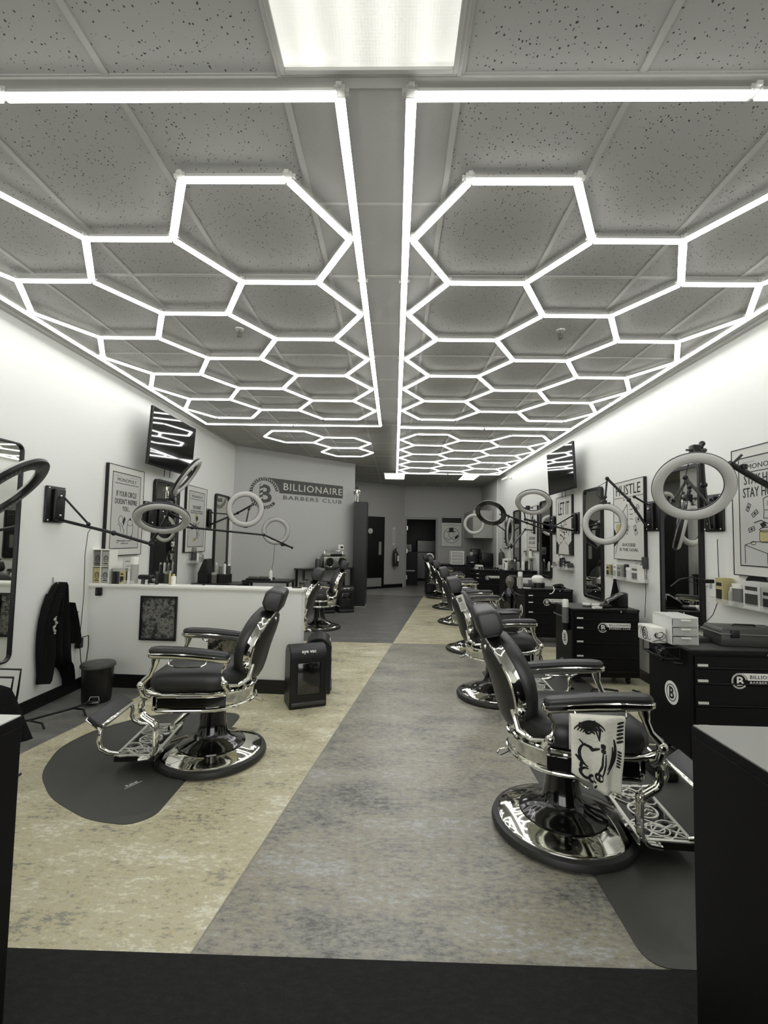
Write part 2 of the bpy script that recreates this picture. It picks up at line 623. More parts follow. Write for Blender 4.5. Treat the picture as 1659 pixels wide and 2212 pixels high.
o.box((DX0, YB, DZ), (DX1, YB + .12, ZC + .04))
struct(o.build('wall_back', M_DGREY, smooth=False))
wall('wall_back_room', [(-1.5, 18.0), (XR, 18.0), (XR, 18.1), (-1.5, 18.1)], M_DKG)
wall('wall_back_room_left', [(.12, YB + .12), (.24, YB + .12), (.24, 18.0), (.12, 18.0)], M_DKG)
# door casing, corner trims
b = MB()
for x0, x1 in ((DX0 - .06, DX0), (DX1, DX1 + .06)):
    b.box((x0, YB - .02, 0), (x1, YB + .0, DZ))
b.box((DX0 - .06, YB - .02, DZ), (DX1 + .06, YB, DZ + .07))
struct(b.build('trim_2', mat('casing', rgb(138, 138, 132), .5), smooth=False, bevel=.004))
struct(MB().box((XR - .012, 11.69, 0), (XR + .01, 11.75, ZC)).build('trim_3', M_WALL, smooth=False))
e = wallF(0, 0)
struct(MB(e).box((2.655, 0, -.125), (2.675, ZC, .004)).build('trim_4', mat('edge_trim', rgb(190, 190, 184), .5), smooth=False))
# base boards
M_BASE = mat('black_baseboard', rgb(14, 14, 14), .3)
def base(name, M, L, h=.1):
    b = MB(M)
    b.box((0, 0, 0), (L, h, .012))
    b.box((0, h * .45, .012), (L, h * .52, .015))
    struct(b.build(name, M_BASE, smooth=False, bevel=.002))
base('baseboard_left', wallL(-2, 0), 10.0)
base('baseboard_right', wallR(11.7, 0), 13.7)
base('baseboard_feature', wallF(0, 0), 2.66)
base('baseboard_corridor', wallG(2.9, 0), 1.2)
base('baseboard_back', wallB(DX1 + .06, 0, YB), XR - DX1 - .07)

# half wall between the first and second stations
HW = [(XL, 4.28), (-.83, 4.2), (-.83, 4.33), (XL, 4.41)]
hw = MB()
hw.prism(HW, 0, .895)
struct(hw.build('wall_partition', M_WALL, smooth=False))
hm = Matrix(((math.cos(-.0403), -math.sin(-.0403), 0, XL), (math.sin(-.0403), math.cos(-.0403), 0, 4.28), (0, 0, 1, 0), (0, 0, 0, 1)))
c = MB(hm)
c.box((0, -.022, .905), (2.01, .152, .93))
c.box((0, -.010, .890), (2.0, .14, .905))
struct(c.build('trim_5', mat('cap_white', rgb(232, 232, 224), .35), smooth=False, bevel=.005))
c = MB(hm)
c.box((0, -.014, 0), (1.99, .0, .12))
c.box((0, -.018, .05), (1.99, -.014, .062))
struct(c.build('baseboard_partition', M_BASE, smooth=False, bevel=.002))
struct(MB(hm).box((1.98, .0, .0), (1.99, .13, .9)).build('trim_6', M_WALL, smooth=False))

# ceiling
b = MB()
b.m = 0
b.box((XL - .15, -2.15, ZC), (XR + .15, 18.6, ZC + .1))
b.m = 1
b.box((-.41, 1.55, ZC - .002), (.19, 11.0, ZC + .001))
struct(b.build('ceiling', [M_TILE, M_SMOOTH], smooth=False))
b = MB()
tees = [-2.86 + .61, -1.64, -1.03, -.42, .2, .81, 1.42, 2.03]
for x in tees:
    b.box((x - .012, -2, ZC - .006), (x + .012, 13.9, ZC + .001))
ys = [-.9, .3] + [1.51 + 1.22 * k for k in range(11)]
for y in ys:
    b.box((XL, y - .012, ZC - .005), (XR, y + .012, ZC + .001))
for k in range(10):
    y = 2.12 + 1.22 * k
    b.box((-.42, y - .008, ZC - .004), (.2, y + .008, ZC + .001))
for x, s_ in ((XL, 1), (XR, -1)):
    b.box((min(x, x + .03 * s_), -2, ZC - .02), (max(x, x + .03 * s_), 13.8, ZC))
struct(b.build('trim_7', M_TEE, smooth=False))
struct(MB().box((XL, 1.504, ZC - .012), (XR, 1.545, ZC)).build('trim_8', M_TEE, smooth=False, bevel=.003))

# ================================================================== CEILING LIGHTS
def light_panel(x0, x1, y0, y1, label):
    t = thing('ceiling_light_panel', label, 'ceiling light', ((x0 + x1) / 2, (y0 + y1) / 2, ZC), group='recessed ceiling light panels')
    w_, d = (x1 - x0) / 2, (y1 - y0) / 2
    f = MB()
    for k, (i, z) in enumerate(((0, .014), (.014, .02))):
        q = .016
        a, c_ = w_ - i, d - i
        f.box((-a, -c_, -z), (-a + q, c_, 0))
        f.box((a - q, -c_, -z), (a, c_, 0))
        f.box((-a + q, -c_, -z), (a - q, -c_ + q, 0))
        f.box((-a + q, c_ - q, -z), (a - q, c_, 0))
    f.build('frame', M_TEE, t, smooth=False, bevel=.002)
    MB().box((-w_ + .03, -d + .03, -.008), (w_ - .03, d - .03, -.002)).build('lens', M_LENS, t, smooth=False)
light_panel(-.43, .2, .3, 1.502, 'large recessed light panel with a rippled prismatic lens nearest the camera')
M_LENS = mat('bright_lens', (1, 1, .97, 1), .4, emis=4.5)
light_panel(-.30, .25, 11.0, 12.15, 'small bright ceiling panel above the corridor, left of the far two')
light_panel(1.60, 2.05, 11.1, 12.1, 'small bright ceiling panel beside the right wall at the far end')

def tube_mesh(parent, p, q, nice=True):
    p, q = Vector(p), Vector(q)
    d = q - p
    L = d.length - .028
    a = math.atan2(d.y, d.x)
    key = ('tube', round(L, 2), nice)
    mid = (p + q) / 2
    if key not in TUBES:
        b = MB()
        n = 6 if nice else 4
        prof = [(.0185 * math.cos(PI * k / n), -.004 - .012 * math.sin(PI * k / n)) for k in range(n + 1)]
        b.layers([[(x, yy, zz) for yy, zz in prof] for x in (-L / 2, L / 2)])
        o = b.build('light_tube', M_LED, parent)
        h = MB()
        h.box((-L / 2 - .004, -.0175, -.0021), (L / 2 + .004, .0175, .002))
        h.box((-L / 2 - .004, -.012, .002), (L / 2 + .004, .012, .016))
        ho = h.build('housing', M_HOUSE, o, smooth=False)
        TUBES[key] = (o, ho)
    else:
        o0, h0 = TUBES[key]
        o = o0.copy()
        COL.objects.link(o)
        o.parent = parent
        ho = h0.copy()
        COL.objects.link(ho)
        ho.parent = o
    o.location = mid
    o.rotation_euler = (0, 0, a)
TUBES = {}
CONN = []
def connector(parent, p):
    if not CONN:
        b = MB()
        b.box((-.02, -.02, .0), (.02, .02, .02))
        b.box((-.033, -.01, .004), (.033, .01, .018))
        b.box((-.01, -.033, .004), (.01, .033, .018))
        o = b.build('connector', M_CONN, parent, smooth=False, bevel=.002)
        CONN.append(o)
    else:
        o = CONN[0].copy()
        COL.objects.link(o)
        o.parent = parent
    o.location = p
A = .4585
H3 = A * 3 ** .5
def hex_frame(label, sgn, x0, y0, cols, z, rails=None, conn=True, hexes=None):
    t = thing('hexagon_light_frame', label, 'ceiling light', (x0, y0, z), group='hexagonal tube light frames')
    verts, edges = {}, set()
    def vid(x, y):
        k = (round(x, 2), round(y, 2))
        for dx in (-.01, 0, .01):
            for dy in (-.01, 0, .01):
                k2 = (round(k[0] + dx, 2), round(k[1] + dy, 2))
                if k2 in verts:
                    return k2
        verts[k] = (x, y)
        return k
    cells = hexes or []
    if not hexes:
        for c_, n_ in enumerate(cols):
            for k in range(n_):
                cells.append((sgn * 1.5 * A * c_, H3 * (k + .5 + (.5 if c_ == 1 else 0))))
    for cx, cy in cells:
        vs = [vid(cx + A * math.cos(PI / 3 * k), cy + A * math.sin(PI / 3 * k)) for k in range(6)]
        for k in range(6):
            edges.add(tuple(sorted((vs[k], vs[(k + 1) % 6]))))
    for a_, b_ in sorted(edges):
        tube_mesh(t, verts[a_] + (0,), verts[b_] + (0,))
    if conn:
        for k in sorted(verts):
            connector(t, verts[k] + (0,))
    if rails:
        xa, xb, ya, yb = [rails[0] - x0, rails[1] - x0, rails[2] - y0, rails[3] - y0]
        pts = []
        for i in range(4):
            pts.append(((xa, ya + (yb - ya) * i / 4, 0), (xa, ya + (yb - ya) * (i + 1) / 4, 0)))
            pts.append(((xb, ya + (yb - ya) * i / 4, 0), (xb, ya + (yb - ya) * (i + 1) / 4, 0)))
        for yy in (ya, yb):
            for i in range(2):
                pts.append(((xa + (xb - xa) * i / 2, yy, 0), (xa + (xb - xa) * (i + 1) / 2, yy, 0)))
        for p, q in pts:
            tube_mesh(t, p, q)
            if conn:
                connector(t, p)
    # hanging clips up to the grid
    h = MB()
    for cx, cy in cells[::2]:
        h.cyl((cx + A / 2, cy + H3 / 2, .012), .003, max(ZC - z - .012, .01), 6)
    h.build('hanger_rod', M_HOUSE, t)
    return t
ZLR, ZLL = 2.938, 2.922
hex_frame('glowing honeycomb light frame over the near right chairs', 1, .526, 1.9195, (5, 4, 5), ZLR, (.032, 2.375, 1.535, 6.30))
hex_frame('glowing honeycomb light frame over the far right chairs', 1, .526, 6.73, (5, 4, 5), ZLR, (.032, 2.385, 6.34, 10.76), conn=False)
hex_frame('glowing honeycomb light frame over the left side chairs', -1, -.713, 1.893, (5, 4, 5), ZLL, (-.217, -2.59, 1.517, 6.21))
hex_frame('small cluster of three glowing hexagons in front of the logo wall', -1, -1.552, 6.56, None, ZLL, None, False,
          hexes=[(0, .397), (.688, .794), (.688, 1.588)])

def sprinkler(x, y, label):
    t = thing('fire_sprinkler', label, 'sprinkler', (x, y, ZC), group='ceiling sprinklers')
    MB().lathe([(.0, 0), (.035, 0), (.032, -.008), (.0, -.01)]).build('escutcheon', M_HOUSE, t)
    b = MB()
    b.cyl((0, 0, -.045), .008, .04)
    b.tube([(-.014, 0, -.02), (-.018, 0, -.045), (0, 0, -.062), (.018, 0, -.045), (.014, 0, -.02)], .003, 6)
    b.build('frame_arms', M_STEEL, t)
    MB().cyl((0, 0, -.066), .018, .003).build('deflector', M_STEEL, t)
sprinkler(-1.22, 3.46, 'fire sprinkler in the ceiling above the left chair')
sprinkler(1.22, 3.44, 'fire sprinkler in the ceiling above the right chairs')
sprinkler(-.75, 6.45, 'fire sprinkler just past the left honeycomb frame')
sprinkler(.9, 6.5, 'fire sprinkler between the two right honeycomb frames')
sprinkler(1.1, 12.3, 'fire sprinkler near the far back wall ceiling')

# ================================================================== BARBER CHAIRS
def dshape(r, xf, n=18, yf=None):
    pts = [(r * math.cos(a), r * math.sin(a)) for a in [math.radians(90 + 180 * k / n) for k in range(n + 1)]]
    yf = yf or r
    pts += [(xf * .5, -r), (xf - .03, -yf), (xf, -yf + .03), (xf, 0), (xf, yf - .03), (xf - .03, yf), (xf * .5, r)]
    return pts
def sc(pts, s, z, ox=0.):
    return [((p[0] - ox) * s + ox, p[1] * s, z) for p in pts]
def make_chair():
    t = thing('barber_chair', '', 'barber chair', (0, 0, 0))
    MB().lathe([(.0, 0), (.335, 0), (.338, .012), (.330, .03), (.305, .036), (.0, .036)], n=56).build('base_rim', M_RUBBER, t)
    MB().lathe([(.308, .03), (.306, .04), (.295, .046), (.185, .072), (.18, .066), (.0, .066)], n=56).build('base_plate', M_CHROME, t)
    MB().lathe([(.205, .068), (.203, .076), (.175, .090), (.115, .112), (.093, .14), (.083, .2), (.074, .3), (.072, .36), (.0, .36)], n=40).build('pedestal', M_LACQ, t)
    b = MB()
    b.tube([(.03, -.08, .25), (.045, -.1, .262), (.085, -.115, .24)], .006, 8)
    b.ball((.085, -.115, .24), .009)
    b.build('lever', M_CHROME, t)
    # seat ring
    D = dshape(.262, .285)
    ring = MB()
    ring.layers([sc(D, s, z) for s, z in ((.80, .335), (.95, .34), (.985, .352), (.985, .44), (.93, .452), (.6, .452))])
    rg = ring.build('seat_ring', M_CHROME, t)
    bl = MB()
    D2 = [p for p in D if p[0] > -.15]
    for sgn in (-1, 1):
        pts = [(-.13, .232), (-.05, .258), (.02, .2625), (.14, .2625), (.252, .2625)]
        o_, n_ = [], len(pts)
        vs = []
        for z in (.372, .428):
            for x, y in pts:
                vs.append((x, sgn * (y + .0015), z))
        for z in (.372, .428):
            for x, y in pts:
                vs.append((x, sgn * (y - .02), z))
        fs = [(i, i + 1, n_ + i + 1, n_ + i) for i in range(n_ - 1)] + [(n_ + i, n_ + i + 1, 3 * n_ + i + 1, 3 * n_ + i) for i in range(n_ - 1)] + [(i, 2 * n_ + i, 2 * n_ + i + 1, i + 1) for i in range(n_ - 1)] + [(0, n_, 3 * n_, 2 * n_), (n_ - 1, 3 * n_ - 1, 4 * n_ - 1, 2 * n_ - 1)]
        bl.add(vs, fs)
    bl.box((.284, -.235, .372), (.288, .235, .428))
    bl.build('side_panel', M_LACQ, rg)
    tr = MB()
    for z in (.357, .443):
        tr.tube([(p[0], p[1], z) for p in sc(D, 1.0, z)], .008, 8, closed=True)
    tr.build('trim_bead', M_CHROME, rg)
    # seat cushion
    D3 = dshape(.235, .30, yf=.23)
    c = MB()
    c.layers([sc(D3, s, z, .03) for s, z in ((.95, .45), (1.02, .462), (1.06, .495), (1.05, .53), (1.0, .558), (.9, .578), (.6, .592), (.2, .597))])
    c.build('seat_cushion', M_VINYL, t)
    # backrest: plane from (-.225,.47) upward and back
    ang = math.radians(17)
    B = Matrix.Translation((-.225, 0, .47)) @ Matrix(((math.cos(ang), 0, -math.sin(ang), 0), (0, 1, 0, 0), (math.sin(ang), 0, math.cos(ang), 0), (0, 0, 0, 1)))
    # local: x = forward normal, y = width, z = up the back
    Lb = .47
    def oval(s, nx, n=40, hwid=.215, pt=1.):
        out = []
        for k in range(n):
            th = 2 * PI * k / n
            tt = .5 - .5 * math.cos(th)
            wv = math.sin(th)
            wv = math.copysign(abs(wv) ** .85, wv)
            shoulder = 1 - .10 * (tt - .45)
            zz = Lb / 2 + (tt - .5) * Lb * s
            out.append((nx + .045 * math.sin(PI * zz / Lb), wv * hwid * s * shoulder, zz))
        return out
    sh = MB(B)
    sh.layers([oval(s, x) for s, x in ((.90, -.036), (.97, -.034), (1., -.026), (1., -.02), (.97, -.010), (.955, .020), (.90, .022))])
    sh.build('back_shell', M_CHROME, t)
    rp = MB(B)
    rp.layers([oval(s, x) for s, x in ((.2, -.098), (.45, -.092), (.68, -.078), (.84, -.058), (.93, -.034))])
    rp.build('rear_pad', M_VINYL, t)
    fc = MB(B)
    fc.layers([[(q[0], q[1], q[2]) for q in oval(s, x)] for s, x in ((.92, .018), (.96, .035), (.95, .058), (.88, .080), (.7, .090), (.3, .094))])
    fc.build('back_cushion', M_VINYL, t)
    sm = MB(B)
    arc = []
    for k in range(9):
        u = -1 + k / 4
        arc.append((.136 - .036 * u * u, u * .185, .30))
    sm.tube(arc, .0022, 5)
    sm.build('cushion_seam', M_MBLACK, t)
    for s_ in (-1, 1):
        kn = MB(B @ Matrix.Translation((.025, s_ * .205, .13)) @ Matrix.Rotation(-s_ * PI / 2, 4, 'X'))
        kn.lathe([(0, -.01), (.02, -.01), (.02, .006), (.013, .014), (0, .016)], n=16)
        kn.build('bolt', M_CHROME, t)
        kn = MB(B @ Matrix.Translation((-.03, s_ * .07, .415)) @ Matrix.Rotation(-PI / 2, 4, 'Y'))
        kn.lathe([(0, 0), (.016, 0), (.012, .014), (0, .016)], n=12)
        kn.build('bolt', M_CHROME, t)
    # tip of the shell, headrest
    hp = [(-.05, .47), (.045, .46), (.070, .495), (.070, .565), (.052, .592), (-.035, .602), (-.05, .58)]
    hr2 = MB(B)
    rows = []
    for yy, s in ((-.136, .72), (-.132, .92), (-.115, 1.), (.115, 1.), (.132, .92), (.136, .72)):
        rows.append([((x - .012) * s + .012, yy, (z - .53) * s + .53) for x, z in hp])
    hr2.layers(rows)
    hr2.build('headrest', M_VINYL, t, bevel=.012, seg=3, sharp=60)
    st = MB(B)
    st.box((-.02, -.045, .42), (-.008, -.02, .52))
    st.box((-.02, .02, .42), (-.008, .045, .52))
    st.build('headrest_post', M_CHROME, t)
    # bracket that joins back and ring
    for s_ in (-1, 1):
        bk = MB()
        bk.tube([(-.27, s_ * .17, .60), (-.25, s_ * .20, .52), (-.20, s_ * .225, .49), (-.14, s_ * .262, .505)], [.012, .014, .012, .01], 8)
        bk.tube([(-.20, s_ * .15, .50), (-.22, s_ * .13, .46), (-.2, s_ * .13, .42)], .014, 8)
        bk.build('back_bracket', M_CHROME, t)
    # arms
    for s_ in (-1, 1):
        ya = s_ * .285
        def arm_z(x):
            return .70 - .035 * ((.3 - x) / .46) ** 2
        O = []
        for k in range(10):
            a = -PI / 2 + PI * k / 9
            O.append((.265 + .036 * math.cos(a), .036 * math.sin(a)))
        for xx in (.15, .05, -.05):
            O.append((xx, .034))
        for k in range(8):
            a = PI / 2 + PI * k / 7
            O.append((-.13 + .028 * math.cos(a), .028 * math.sin(a)))
        for xx in (-.05, .05, .15):
            O.append((xx, -.034))
        def lay(s, dz):
            return [((p[0] - .07) * (1 + (s - 1) * .3) + .07, ya + p[1] * s, arm_z(p[0]) + dz) for p in O]
        pd = MB()
        pd.layers([lay(.9, 0), lay(1.0, .006), lay(1.0, .018), lay(.85, .029), lay(.45, .034)])
        pd.build('armrest', M_VINYL, t)
        fr = MB()
        fr.layers([lay(.75, -.032), lay(.95, -.028), lay(1.12, -.018), lay(1.12, -.002), lay(.95, .003)])
        fr.tube([(.262, ya, .675), (.265, ya, .65), (.27, ya, .62), (.29, ya, .57), (.325, ya, .535), (.335, ya * .99, .51)], [.026, .024, .016, .015, .017, .016], 10, flat=.8)
        fr.ball((.336, ya, .512), .024)
        fr.tube([(.336, ya, .51), (.325, ya * .98, .485), (.29, ya * .93, .462), (.22, ya * .93, .447), (.12, ya * .93, .445)], [.02, .018, .015, .01, .006], 10)
        fr.tube([(.33, ya, .49), (.32, ya, .455), (.30, ya * .95, .44)], .02, 10)
        # rear support
        fr.tube([(-.13, ya, .655), (-.135, ya, .62), (-.115, ya, .59), (-.118, ya, .555), (-.13, ya, .525)], [.016, .011, .008, .009, .012], 8)
        fr.ball((-.13, ya, .52), .022)
        fr.tube([(-.13, ya, .515), (-.15, ya * .97, .485), (-.13, ya * .94, .455), (-.07, ya * .93, .446)], [.018, .02, .016, .008], 8)
        fr.build('arm_frame', M_CHROME, t)
    # footrest
    ft = MB()
    for s_ in (-1, 1):
        for dy in (-.02, 0., .02):
            yy = s_ * (.245 + dy)
            ft.tube([(.295, yy, .44), (.335, yy, .43), (.345, yy, .40), (.345, yy, .355), (.33, yy, .325), (.27, yy, .285), (.258, yy, .262), (.256, yy, .15), (.262, yy, .115), (.285, yy, .092), (.34, yy, .085)], .0105, 8)
        ft.ball((.262, s_ * .245, .28), .022)
        ft.tube([(.47, s_ * .215, .098), (.53, s_ * .215, .105), (.575, s_ * .215, .13), (.59, s_ * .21, .17), (.585, s_ * .21, .205), (.585, s_ * .205, .23), (.60, s_ * .2, .247)], [.012, .014, .015, .014, .013, .014, .012], 10)
    ft.tube([(.345, -.245, .44), (.345, .245, .44)], .008, 8)
    ft.build('footrest_frame', M_CHROME, t)
    br = MB()
    br.tube([(.04, 0, .33), (.12, 0, .29), (.22, 0, .20), (.265, 0, .16)], [.02, .022, .018, .014], 8, flat=2.2)
    br.build('footrest_brace', M_CHROME, t)
    pl = MB()
    pl.m = 0
    pl.box((.262, -.235, .062), (.49, .235, .092))
    pl.m = 1
    z0, z1 = .092, .098
    P_ = Matrix.Identity(4)
    for x in (.268, .484):
        pl.box((x - .008, -.235, z0), (x + .008, .235, z1))
    for y in (-.227, .227):
        pl.box((.268, y - .008, z0), (.484, y + .008, z1))
    rnd = random.Random(3)
    for k in range(13):
        y = -.205 + .41 * k / 12
        if abs(y) < .07:
            continue
        off = .05 * math.sin(k * 1.9)
        pts = []
        for q in range(9):
            u = q / 8
            pts.append((.272 + .208 * u, y + off * math.sin(u * PI * 2 + k)))
        pl.ribbon(pts, .007, z0, z1 - z0)
        pts = [(.272 + .208 * q / 8, y - off * math.sin(q / 8 * PI * 2 + k)) for q in range(9)]
        pl.ribbon(pts, .006, z0, z1 - z0)
    for cy in (-.15, .15):
        for r_i in (.05, .03):
            annulus(pl, .376, cy, r_i - .005, r_i, z0, z1, 20)
    annulus(pl, .376, 0, .058, .068, z0, z1, 28)
    for yy in (-.03, 0, .03):
        pl.ribbon([(.33, yy), (.35, yy + .012), (.376, yy - .012), (.40, yy + .012), (.42, yy)], .007, z0, z1 - z0)
    pl.build('foot_plate', [M_LACQ, mat('cast_chrome', rgb(240, 240, 232), .38, metal=1.)], t, smooth=False)
    cp = MB(Matrix.Translation((.625, 0, .268)) @ Matrix.Rotation(math.radians(-38), 4, 'Y'))
    cp.m = 0
    cp.rbox((0, 0, .010), (.10, .42, .022), .009, 3)
    cp.m = 1
    cp.rbox((0, 0, -.008), (.108, .43, .014), .005, 2)
    cp.rbox((-.045, .0, .016), (.022, .40, .014), .005, 2)
    cp.build('calf_pad', [M_VINYL, M_CHROME], t)
    # towel rail loop under the arm
    tl = MB()
    for s_ in (-1, 1):
        y = s_ * .305
        tl.tube([(.18, y, .672), (.175, y + s_ * .02, .64), (.13, y + s_ * .025, .625), (.0, y + s_ * .025, .625), (-.03, y + s_ * .02, .64), (-.04, y, .668)], .004, 6)
    tl.build('towel_rail', M_CHROME, t)
    lp = MB()
    lp.tube([(-.262, .02, .345), (-.3, .03, .33), (-.315, .0, .325), (-.3, -.03, .33), (-.262, -.02, .345)], .004, 6)
    lp.build('release_handle', M_CHROME, t)
    return t

chair = make_chair()
chairs = [
    (.845, 2.38, -4, 'black barber chair nearest the camera on the right, towel on its arm', 'right'),
    (-1.14, 3.02, 186, 'black barber chair alone in front of the white partition', 'left'),
    (.92, 4.28, -3, 'black barber chair with a dark booster box lying on its seat', 'right'),
    (1.02, 6.08, -3, 'third black barber chair from the camera in the right row', 'right'),
    (1.10, 8.05, -3, 'fourth black barber chair from the camera in the right row', 'right'),
    (1.14, 9.75, -3, 'fifth black barber chair from the camera in the right row', 'right'),
    (1.13, 11.45, -3, 'farthest black barber chair at the end of the right row', 'right'),
    (-1.24, 5.35, 183, 'black barber chair right behind the partition end, partly hidden', 'left'),
    (-1.15, 7.3, 186, 'black barber chair farthest back on the left, before the boombox', 'left'),
]
for i, (x, y, a, lab, side) in enumerate(chairs):
    c = chair if i == 0 else copy_tree(chair)
    c.location = (x, y, .012 if i < 3 else 0.0)
    c.rotation_euler = (0, 0, math.radians(a))
    c['label'] = lab
    c['category'] = 'barber chair'
    c['group'] = 'barber chairs in the right row' if side == 'right' else 'barber chairs on the left side'

# towel on the near right chair, floral cloth on the left chair, box on second chair
def cloth(name, M, W, Hh, mat_, label, cat, pattern=None, thick=.006, folds=5, amp=.008, taper=.0, drop=None):
    """a cloth hung over a rail: front sheet, fold over the top, short back sheet; local x right, y up, z toward viewer"""
    nx, ny = 28, 22
    g = []
    for j in range(ny + 1):
        v = j / ny
        row = []
        for i in range(nx + 1):
            u = i / nx
            x = (u - .5) * W * (1 - taper * v) + .02 * v * math.sin(u * 5)
            bottom = Hh * (1 - (drop(u) if drop else 0))
            yv = -v * bottom
            z = .010 + amp * math.sin(u * folds * PI + .6 * math.sin(v * 3)) * (.3 + v) + .004 * math.sin(v * 9 + u * 4)
            row.append((x, yv, z))
        g.append(row)
    for j in range(1, 5):       # over the rail and down behind
        a = PI * j / 4
        g.insert(0, [(p[0], .010 * math.sin(a), .010 * math.cos(a)) for p in g[j - 1][:]][:])
    g[0:4] = [[(g[4][i][0], .010 * math.sin(PI * (4 - j) / 4), .010 * math.cos(PI * (4 - j) / 4)) for i in range(nx + 1)] for j in range(4)]
    back = [[(g[0][i][0], -Hh * .45 * (3 - j) / 3 - .002, -.012 + amp * .5 * math.sin(i * .7)) for i in range(nx + 1)] for j in range(3)]
    g = back + g
    vs = [p for r in g for p in r]
    n = nx + 1
    fs = [(j * n + i, j * n + i + 1, (j + 1) * n + i + 1, (j + 1) * n + i) for j in range(len(g) - 1) for i in range(nx)]
    t = thing(name, label, cat, M=M)
    o = MB().add(vs, fs).build('fabric', mat_, t, sharp=80)
    s = o.modifiers.new('thick', 'SOLIDIFY')
    s.thickness = .004
    if pattern:
        pb = MB()
        pattern(pb, lambda u, v: (((u - .5) * W * (1 - taper * v) + .02 * v * math.sin(u * 5)), -v * Hh * (1 - (drop(u) if drop else 0)),
                .010 + amp * math.sin(u * folds * PI + .6 * math.sin(v * 3)) * (.3 + v) + .004 * math.sin(v * 9 + u * 4)))
        pb.build('printed_pattern', M_INK, t)
    return t

def tattoo(pb, F):
    def stroke(pts, wd):
        P = []
        for a, b_ in zip(pts[:-1], pts[1:]):
            n = max(2, int(math.hypot(a[0] - b_[0], a[1] - b_[1]) * 26))
            for k in range(n):
                P.append((a[0] + (b_[0] - a[0]) * k / n, a[1] + (b_[1] - a[1]) * k / n))
        P.append(pts[-1])
        n = len(P)
        L, R_ = [], []
        for i in range(n):
            a, b_ = P[max(0, i - 1)], P[min(n - 1, i + 1)]
            dx, dy = b_[0] - a[0], b_[1] - a[1]
            l = math.hypot(dx, dy) or 1
            ww = wd * 1.5 * (.35 + .65 * math.sin(PI * (i + .5) / n)) / 2
            q1 = F(min(1, max(0, P[i][0] - dy / l * ww)), min(1, max(0, P[i][1] + dx / l * ww)))
            q2 = F(min(1, max(0, P[i][0] + dy / l * ww)), min(1, max(0, P[i][1] - dx / l * ww)))
            L.append((q1[0], q1[1], q1[2] + .0062))
            R_.append((q2[0], q2[1], q2[2] + .0062))
        vs = L + R_
        pb.add(vs, [(i, i + 1, n + i + 1, n + i) for i in range(n - 1)])
    def arc(cx, cy, r, a0, a1, wd, ry=None, n=12):
        ry = ry or r
        stroke([(cx + r * math.cos(math.radians(a0 + (a1 - a0) * k / n)), cy + ry * math.sin(math.radians(a0 + (a1 - a0) * k / n))) for k in range(n + 1)], wd)
    for k in range(5):
        arc(.34, .26, .10 + .055 * k, 200, 330, .028, .08 + .035 * k)
    arc(.30, .20, .05, 0, 360, .03, .035)
    for k in range(4):
        stroke([(.15 + .05 * k, .05 + .02 * k), (.13 + .05 * k, .14 + .02 * k)], .03)
    stroke([(.12, .34), (.2, .42), (.35, .45), (.5, .40)], .03)
    stroke([(.52, .36), (.62, .37)], .05)
    stroke([(.52, .42), (.62, .43)], .04)
    stroke([(.56, .44), (.52, .62), (.44, .74)], .03)
    stroke([(.62, .46), (.6, .6), (.52, .76)], .03)
    arc(.60, .42, .24, -30, 80, .045, .30)
    arc(.62, .44, .17, -20, 80, .035, .22)
    arc(.46, .80, .07, 0, 360, .028, .05)
    for k in range(3):
        arc(.46, .775 + .025 * k, .015, 0, 360, .016, .009, 6)
    for k in range(6):
        stroke([(.86, .06 + .05 * k), (.97, .03 + .05 * k)], .025)
    for k in range(6):
        stroke([(.88, .42 + .04 * k), (.95, .44 + .04 * k)], .02)
    arc(.27, .58, .16, 100, 260, .035, .18)
    arc(.2, .86, .1, 0, 300, .035, .08)
    arc(.33, .93, .08, 0, 330, .035, .05)
    stroke([(.05, .62), (.14, .7), (.10, .8)], .04)
    stroke([(.42, .02), (.52, .14), (.50, .3)], .03)
    stroke([(.42, .02), (.44, .14), (.50, .3)], .02)
TW = Matrix.Translation((.90, 2.098, .648)) @ Matrix(((math.cos(-.07), 0, math.sin(-.07) * -1 * 0, 0), (math.sin(-.07), 0, -1, 0), (0, 1, 0, 0), (0, 0, 0, 1)))
cloth('towel', T(.875, 2.048, .648, rz=math.radians(-4)) @ Matrix(((1, 0, 0, 0), (0, 0, -1, 0), (0, 1, 0, 0), (0, 0, 0, 1))), .225, .31, M_CLOTH,
      'pale towel with bold black line drawing hung on the near right chair arm', 'towel', tattoo, amp=.012, folds=4, taper=.02,
      drop=lambda u: .28 * (1 - u) ** 2 * (1 if u < .35 else .4) + .12 * max(0, u - .8))
cloth('folded_cloth', T(-1.21, 3.335, .65, rz=math.radians(6)) @ Matrix(((1, 0, 0, 0), (0, 0, -1, 0), (0, 1, 0, 0), (0, 0, 0, 1))), .20, .13, M_FLORAL,
      'dark flowered cloth draped on the far arm of the left chair', 'cloth', None, amp=.012, folds=3)
t = thing('booster_box', 'plain dark box resting on the seat of the second right chair', 'box', (.98, 4.22, .612), math.radians(20))
MB().rbox((0, 0, .075), (.17, .24, .15), .006, 2).build('body', M_DKG, t)
MB().rbox((0, 0, .155), (.18, .25, .012), .004, 2).build('lid', M_BLACK, t)
t = thing('care_sheet', 'printed white sheet stuck on the second right chair back edge', 'sheet', M=Matrix.Translation((.585, 4.03, .86)) @ Matrix.Rotation(math.radians(-19), 4, 'Y') @ Matrix.Rotation(math.radians(90), 4, 'X'))
MB().box((-.03, -.07, 0), (.03, .07, .002)).build('paper', M_PAPER, t, smooth=False)
b = MB()
b.box((-.022, .01, .002), (.01, .05, .003))
for k in range(5):
    b.box((-.02, -.055 + k * .012, .002), (.02, -.051 + k * .012, .003))
b.build('print', M_INKG, t, smooth=False)

